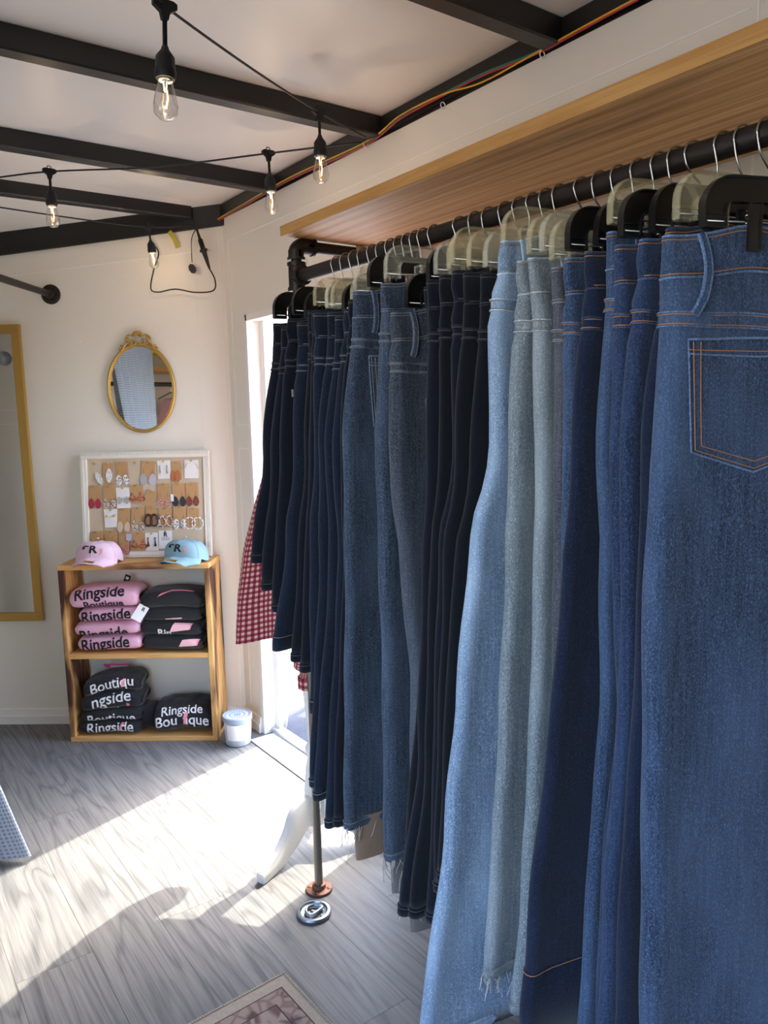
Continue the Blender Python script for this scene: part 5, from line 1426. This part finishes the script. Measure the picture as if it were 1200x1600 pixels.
for sg in (-1, 1):
    if sg > 0: ax = cspline([fx_*0.06 + Vector((0, 0, 1.36)), fx_*0.10 + fy_*-0.06 + Vector((0, 0, 1.22)), fx_*0.10 + fy_*-0.12 + Vector((0, 0, 1.0)), fx_*0.05 + fy_*-0.135 + Vector((0, 0, 0.80)), fx_*0.015 + fy_*-0.135 + Vector((0, 0, 0.66)), fx_*0.0 + fy_*-0.13 + Vector((0, 0, 0.585))], 6)
    else: ax = cspline([fx_*-0.05 + Vector((0, 0, 1.35)), fx_*-0.04 + fy_*0.08 + Vector((0, 0, 1.22)), fx_*-0.04 + fy_*0.17 + Vector((0, 0, 1.0)), fx_*-0.05 + fy_*0.20 + Vector((0, 0, 0.80)), fx_*-0.03 + fy_*0.20 + Vector((0, 0, 0.66))], 6)
    rs = []; n_ = len(ax)
    for q in range(n_):
        t = q/(len(ax)-1); rs.append((0.050 - 0.006*t + 0.010*S(t*PI)) if t < 0.93 else 0.028)
    b = MB(); b.tube(ax, rs, 22); b.uv = [((k % 22)/22*0.36, (k//22)*0.032) for k in range(len(b.v))]
    # wrinkle
    b.v = [tuple(Vector(v) + Vector((0.006*noise.noise(Vector(v)*25), 0.006*noise.noise(Vector(v)*25 + Vector((5, 0, 0))), 0))) for v in b.v]
    sl = b.build('sleeve', 'plaid', shirt, smooth=True)
    if sg > 0:
        b = MB(); b.tube([ax[-1] + Vector((0, 0, 0.004)), ax[-1] - Vector((0, 0, 0.03))], 0.034, 18); b.uv = [((k % 18)/18*0.2, (k//18)*0.03) for k in range(len(b.v))]; b.build('cuff', 'plaid', sl, smooth=True)
b = MB(); pts = [fx_*(0.070*Cc(t)) + fy_*(0.062*S(t)) + Vector((0, 0, 1.468)) for t in [2*PI*k/24 for k in range(24)]]
b.rect_tube(pts, 0.020, 0.003, closed=True, up=(0, 0, 1)); b.uv = [((k//4)/24*0.45, (k % 4)*0.01) for k in range(len(b.v))]; b.build('collar', 'plaid', shirt, smooth=True)

# ================================================================ FLOOR THINGS
tub = thing('plastic_tub', 'small round plastic tub with grey lid on the floor by the crate shelf', 'tub', (1.262, 2.812, 0))
b = MB(); b.lathe([(0.001, 0.0015), (0.044, 0.0), (0.050, 0.006), (0.056, 0.110), (0.056, 0.112)], (0, 0, 0), 32, caps=False); b.build('cup', 'tub', tub, smooth=True)
b = MB(); b.lathe([(0.042, 0.004), (0.047, 0.01), (0.050, 0.05), (0.046, 0.062)], (0, 0, 0), 24); b.build('contents', 'tub_fill', tub, smooth=True)
b = MB(); b.lathe([(0.0595, 0.104), (0.0605, 0.106), (0.0605, 0.122), (0.058, 0.124), (0.054, 0.1215), (0.001, 0.1205)], (0, 0, 0), 32); ld = b.build('lid', 'tub_lid', tub, auto=40)
b = MB()
for ring, (r_r, nn_) in enumerate(((0.022, 14), (0.040, 24))):
    for k in range(nn_):
        a = 2*PI*k/nn_; b.box(-0.0016, 0.0016, -0.004, 0.004, 0.0, 0.0012, Matrix.Translation((r_r*Cc(a), r_r*S(a), 0.1212)) @ Matrix.Rotation(a + PI/2 + (0.6 if k % 2 else 0), 4, 'Z'))
stuff(b.build('lid_embossing', 'white', ld))
b = MB(); rows_ = [(0.0515, 0.03), (0.0562, 0.096)]
b.grid(lambda i, j: Vector(((rows_[j][0]+0.0016)*Cc(-2.9 + 2.2*i/16), (rows_[j][0]+0.0016)*S(-2.9 + 2.2*i/16), rows_[j][1])), 17, 2); b.build('paper_label', 'card', tub)
dr = thing('tie_down_ring', 'round zinc tie-down plate with D ring on the floor by the post', 'tie-down', (0.950, 1.683, 0.0), 0.3)
b = MB(); b.lathe([(0.047, 0.0), (0.047, 0.006), (0.044, 0.010), (0.038, 0.011), (0.035, 0.006), (0.028, 0.004), (0.001, 0.004)], (0, 0, 0), 36); b.build('plate', 'zinc', dr, auto=35)
b = MB(); pts = [(-0.022, -0.012, 0.010), (0.022, -0.012, 0.010)] + [(0.024*Cc(t), -0.008 + 0.030*S(t), 0.010) for t in [PI*k/10 for k in range(11)]]
b.tube(pts, 0.0042, 8, closed=True); b.build('d_ring', 'zinc', dr, smooth=True)
for (x, y) in ((0, 0.008), (0.0, -0.028)): MB().lathe([(0.005, 0.004), (0.005, 0.006), (0.002, 0.0075)], (x, y, 0), 10).build('bolt', 'steel', dr)
RX1, RY1 = 0.775, 1.53
rug = thing('rug', 'beige and burgundy patterned rug with its corner at the bottom of the picture', 'rug', (RX1, RY1, 0), 0.04)
MB().box(-1.0, 0, -1.9, 0, 0.0005, 0.006).build('border', 'rug_border', rug)
MB().box(-0.985, -0.028, -1.87, -0.036, 0.006, 0.0064).build('dark_line', 'rug_line', rug)
MB().box(-0.982, -0.031, -1.867, -0.039, 0.0064, 0.0068).build('patterned_band', 'rug_band', rug)
MB().box(-0.95, -0.066, -1.83, -0.076, 0.0068, 0.0072).build('dark_line', 'rug_line', rug)
MB().box(-0.947, -0.069, -1.827, -0.079, 0.0072, 0.0076).build('field', 'rug_field', rug)
b = MB(); n_ = 150
for k in range(n_):
    y = -0.003 - k*0.0065; b.box(-0.004, 0.0015, y-0.0022, y+0.0022, 0.0006, 0.0078)
for k in range(n_):
    x = -0.003 - k*0.0065; b.box(x-0.0022, x+0.0022, -0.004, 0.0015, 0.0006, 0.0078)
stuff(b.build('whipped_edge', 'rug_border', rug))

# ================================================================ STRING LIGHTS AND WIRES
def bulb_unit(root, p, sc=1.0, lit=True, cord=0.03, tilt=0.0):
    """lamp holder + bulb hanging at p (cord level); returns holder object"""
    R3 = Matrix.Translation(p) @ Matrix.Rotation(tilt, 4, 'Y') @ Matrix.Diagonal((sc, sc, sc, 1))
    b = MB(); yz = 0.0
    b.prism([(-0.020, 0.006), (-0.014, 0.009), (0.014, 0.009), (0.020, 0.006), (0.020, -0.002), (0.008, -0.010), (0.005, -0.022), (-0.005, -0.022), (-0.008, -0.010), (-0.020, -0.002)], 'y', -0.005, 0.005, R3)
    b.tube([R3 @ Vector((0.006*S(t), 0, 0.012 + 0.005*Cc(t))) for t in [2*PI*k/10 for k in range(10)]], 0.0014*sc, 5, closed=True)
    b.tube([R3 @ Vector((-0.002, 0, -0.02)), R3 @ Vector((-0.002, 0, -0.022-cord))], 0.0022*sc, 6); b.tube([R3 @ Vector((0.002, 0, -0.02)), R3 @ Vector((0.002, 0, -0.022-cord))], 0.0022*sc, 6)
    z0 = -0.022 - cord
    b.lathe([(0.005, z0+0.002), (0.007, z0-0.004), (0.0155, z0-0.016), (0.0165, z0-0.034), (0.0175, z0-0.036), (0.0175, z0-0.044), (0.0155, z0-0.050), (0.012, z0-0.050)], (0, 0, 0), 18, R3)
    h = b.build('lamp_holder', 'black_rubber', root, auto=35)
    z1 = z0 - 0.050
    b = MB(); b.lathe([(0.012, z1), (0.0122, z1-0.006), (0.017, z1-0.024), (0.0205, z1-0.042), (0.019, z1-0.054), (0.011, z1-0.0625), (0.002, z1-0.065)], (0, 0, 0), 20, R3); bl = b.build('bulb', 'bulb', h, smooth=True)
    b = MB(); b.lathe([(0.0115, z1+0.002), (0.0115, z1-0.003), (0.004, z1-0.004), (0.003, z1-0.018), (0.001, z1-0.02)], (0, 0, 0), 12, R3); b.build('stem', 'white', bl, smooth=True)
    b = MB(); b.tube([R3 @ Vector((0.002, 0, z1-0.014)), R3 @ Vector((0.004, 0, z1-0.030)), R3 @ Vector((0.001, 0, z1-0.046))], 0.0011*sc, 5); b.build('filament', 'filament', bl)
    ld_ = bpy.data.lights.new('bulb_light', 'POINT'); ld_.energy = 0.2; ld_.color = (1.0, 0.72, 0.42); ld_.shadow_soft_size = 0.0
    lo = bpy.data.objects.new('bulb_light', ld_); COL.objects.link(lo); lo.parent = bl; lo.location = R3 @ Vector((0.002, 0.004, z1-0.034))
    return h
def bulb_glass():
    m, n, l, b = newmat('clear_bulb_glass')
    b.inputs['Base Color'].default_value = (0.9, 0.9, 0.88, 1); b.inputs['Roughness'].default_value = 0.03
    tr = n.new('ShaderNodeBsdfTransparent'); tr.inputs[0].default_value = (0.96, 0.95, 0.93, 1)
    fr = n.new('ShaderNodeLayerWeight'); fr.inputs[0].default_value = 0.30
    mr = n.new('ShaderNodeMapRange'); mr.inputs['To Min'].default_value = 0.06; mr.inputs['To Max'].default_value = 0.75
    l.new(fr.outputs['Facing'], mr.inputs['Value'])
    gl = n.new('ShaderNodeBsdfGlossy'); gl.inputs['Roughness'].default_value = 0.03
    mx = n.new('ShaderNodeMixShader'); l.new(mr.outputs[0], mx.inputs[0]); l.new(tr.outputs[0], mx.inputs[1]); l.new(gl.outputs[0], mx.inputs[2])
    l.new(mx.outputs[0], n['Material Output'].inputs[0]); return m
M['bulb'] = bulb_glass()
CL = Vector((1.325, 1.885, 2.118))       # clip where the strings meet the side wall
PA = Vector((0.580, 1.455, 2.092)); PB = Vector((1.090, 1.752, 2.099)); PC_ = Vector((1.128, 2.10, 2.099)); PD = Vector((0.639, 2.607, 2.10)); PE = Vector((1.085, 3.009, 2.065))
def cord(root, pts, r=0.0027, name='cord'):
    b = MB(); b.tube(cspline(pts, 6), r, 7); return b.build(name, 'black_rubber', root, smooth=True)
s1 = thing('string_light', 'black string light with two bulbs running to the side wall top, nearest the camera', 'string light', CL)
r0 = -CL
cord(s1, [Vector((0.13, 1.19, 2.12)) + r0, Vector((0.45, 1.375, 2.105)) + r0, PA + r0, (PA+PB)/2 + r0 + Vector((0, 0, -0.006)), PB + r0, CL + r0])
h1 = bulb_unit(s1, PA + r0, 1.12, True, 0.042, 0.05); h2 = bulb_unit(s1, PB + r0, 1.0, True, 0.036)
s2 = thing('string_light', 'black string light with two bulbs crossing the ceiling below the middle beams', 'string light', CL + Vector((0, 0.02, -0.008)))
r0 = -(CL + Vector((0, 0.02, -0.008)))
cord(s2, [Vector((0, 0, 0)), PC_ + r0, (PC_+PD)/2 + r0 + Vector((0, 0, -0.012)), PD + r0, Vector((0.30, 2.93, 2.10)) + r0, Vector((-0.4, 3.05, 2.12)) + r0])
bulb_unit(s2, PC_ + r0, 1.0, True, 0.034, -0.03); bulb_unit(s2, PD + r0, 1.0, True, 0.030)
s3 = thing('string_light', 'black string light end with one bulb by the corner of the nose wall', 'string light', PE)
r0 = -PE
cord(s3, [Vector((0.30, 3.02, 2.085)) + r0, Vector((0.7, 3.02, 2.07)) + r0, PE + r0, nose(0.10, 0.06, 2.10) + r0])
bulb_unit(s3, Vector((0, 0, 0)), 0.92, True, 0.030, -0.10)
E1 = nose(0.145, 0.03, 2.075); 
ex = thing('connector_lead', 'black plug connector and lead hanging from the ceiling corner of the nose wall', 'cable', E1)
r0 = -E1
b = MB(); c0 = nose(0.10, 0.03, 2.09); c1 = nose(0.055, 0.03, 1.93)
d_ = (c1-c0); b.tube([c0 + r0, c0 + d_*0.25 + r0, c0 + d_*0.28 + r0, c0 + d_*0.5 + r0, c0 + d_*0.52 + r0, c0 + d_*0.56 + r0, c0 + d_*0.58 + r0, c0 + d_*0.85 + r0, c1 + r0], [0.004, 0.006, 0.010, 0.010, 0.016, 0.016, 0.010, 0.007, 0.004], 10); b.build('plug_connector', 'black_rubber', ex, smooth=True)
b = MB(); b.tube(cspline([c1 + r0, nose(0.035, 0.03, 1.885) + r0, nose(0.045, 0.03, 1.845) + r0, nose(0.12, 0.03, 1.84) + r0, nose(0.20, 0.03, 1.855) + r0, nose(0.27, 0.03, 1.845) + r0, nose(0.30, 0.03, 1.86) + r0, nose(0.285, 0.03, 1.93) + r0, nose(0.26, 0.03, 2.00) + r0, nose(0.29, 0.03, 2.045) + r0], 6), 0.0028, 7); b.build('lead', 'black_rubber', ex, smooth=True)
b = MB(); b.tube(cspline([c0 + r0, nose(0.125, 0.02, 2.05) + r0, nose(0.128, 0.02, 1.96) + r0], 5), 0.0018, 6); b.build('thin_lead', 'black_rubber', ex, smooth=True)
b = MB(); q0 = nose(0.128, 0.02, 1.935) + r0; b.lathe([(0.002, -0.005), (0.018, -0.005), (0.018, 0.005), (0.002, 0.005)], (0, 0, 0), 8, Matrix.Translation(q0) @ Matrix.Rotation(NR, 4, 'Z') @ Matrix.Rotation(PI/2, 4, 'X') @ Matrix.Rotation(PI/8, 4, 'Z') @ Matrix.Diagonal((0.8, 1.1, 1, 1))); b.build('plug_cap', 'black_rubber', ex, auto=30)
b = MB(); t0 = nose(0.215, 0.016, 2.085); t1 = nose(0.185, 0.012, 2.02); b.rect_tube(cspline([t0, (t0+t1)/2 + Vector((0.003, -0.004, 0)), t1], 4), 0.0004, 0.009, up=(-0.611, -0.792, 0))
tag(b.build('tape_strip', 'tape_yellow'), 'strip of yellow tape hanging from the top of the nose wall', 'tape')
# coloured wires along the top of the side wall
WPTS = [(3.0, 2.125), (2.75, 2.132), (2.4, 2.140), (1.95, 2.128), (1.78, 2.150), (1.60, 2.152), (1.45, 2.150), (1.26, 2.136), (1.0, 2.14), (0.4, 2.14)]
for nm, mat, off, sag in (('green', 'wire_green', 0.0, 0.000), ('red', 'wire_red', 0.005, -0.004), ('yellow', 'wire_yellow', 0.010, 0.0)):
    pts = []
    for k, (y, z) in enumerate(WPTS):
        dz_ = sag
        if nm == 'yellow' and 1.3 < y < 1.58: dz_ = -0.018
        if nm == 'yellow' and y > 1.62: dz_ = 0.005
        pts.append((CX - 0.017 - off*0.4, y, z + dz_ - off*0.3))
    b = MB(); b.tube(cspline(pts, 6), 0.0023, 6)
    tag(b.build('electric_wire', mat, smooth=True), f'{nm} electric wire running along the top of the side wall', 'wire')
for k, y in enumerate((1.95, 1.60, 1.26)):
    b = MB(); b.tube([(CX - 0.019 + 0.008*Cc(t), y, interp([(z_, -y_) for y_, z_ in WPTS], -y) - 0.002 + 0.008*S(t)) for t in [2*PI*q/10 for q in range(10)]], 0.0014, 5, closed=True)
    tag(b.build('cable_tie', 'white', smooth=True), f'white cable tie around the coloured wires, {["nearest the string light clip", "in the middle", "nearest the camera"][k]}', 'cable tie')

# ================================================================ OUTSIDE
ch = thing('garden_chair', 'white garden chair with pierced back outside the door', 'chair', (2.22, 3.62, -0.41), 0.55)
ch.scale = (0.75, 0.75, 0.75)
for (x, y) in ((-0.22, -0.2), (0.22, -0.2), (-0.24, 0.24), (0.24, 0.24)):
    b = MB(); b.tube([(x*1.15, y*1.15, 0), (x, y, 0.40)], [0.022, 0.028], 12); b.build('leg', 'white', ch, smooth=True)
MB().box(-0.27, 0.27, -0.24, 0.27, 0.40, 0.425, bev=0.006).build('seat', 'white', ch)
for k in range(7):
    x = -0.24 + 0.08*k; b = MB(); b.rect_tube([(x, 0.26, 0.42), (x*1.05, 0.34, 0.88 + 0.03*Cc(x*6))], 0.006, 0.024, up=(0, 1, 0)); b.build('back_slat', 'white', ch)
MB().tube([(-0.26, 0.33, 0.80), (0, 0.335, 0.83), (0.26, 0.33, 0.80)], 0.02, 8).build('back_rail', 'white', ch, smooth=True)
for sg in (-1, 1):
    b = MB(); b.rect_tube([(sg*0.27, 0.30, 0.64), (sg*0.29, -0.2, 0.62)], 0.03, 0.010, up=(1, 0, 0)); b.build('armrest', 'white', ch)
pl = thing('potted_palm', 'green potted palm standing outside beyond the door', 'plant', (2.9, 5.5, -0.42))
b = MB(); b.lathe([(0.16, 0), (0.22, 0.40), (0.24, 0.42), (0.22, 0.43), (0.01, 0.40)], (0, 0, 0), 20); b.build('pot', 'pot', pl, smooth=True)
b = MB(); b.tube([(0, 0, 0.4), (0.02, 0, 1.0), (0.0, 0.03, 1.6)], [0.06, 0.05, 0.04], 10); b.build('stem', 'pot', pl, smooth=True)
rf = random.Random(9)
for k in range(16):
    a = 2*PI*k/16 + rf.uniform(-0.2, 0.2); el = rf.uniform(0.1, 1.2); L_ = rf.uniform(0.6, 0.95); b = MB()
    pts = [Vector((Cc(a)*L_*t*Cc(el), S(a)*L_*t*Cc(el), 1.58 + L_*t*S(el) - 0.5*t*t*L_)) for t in [q/7 for q in range(8)]]
    vs = []; sdv = Vector((-S(a), Cc(a), 0))
    for q, p in enumerate(pts): w_ = 0.05*S(PI*min(1, (q+0.6)/7.6)); vs += [p - sdv*w_, p + Vector((0, 0, 0.01)), p + sdv*w_]
    b.add(vs, [f for q in range(7) for f in ((3*q, 3*q+1, 3*q+4, 3*q+3), (3*q+1, 3*q+2, 3*q+5, 3*q+4))]); b.build('frond', 'leaf', pl, smooth=True)
fc = thing('white_fence', 'white board fence across the lot outside the door', 'fence', (5.0, 6.5, -0.42), -0.7)
for k in range(24):
    MB().box(-1.8 + k*0.15, -1.8 + k*0.15 + 0.135, 0, 0.02, 0.05, 1.5).build('board', 'white_paint', fc)
for z in (0.35, 1.2): MB().box(-1.8, 1.8, 0.0205, 0.06, z, z+0.08).build('rail', 'white_paint', fc)
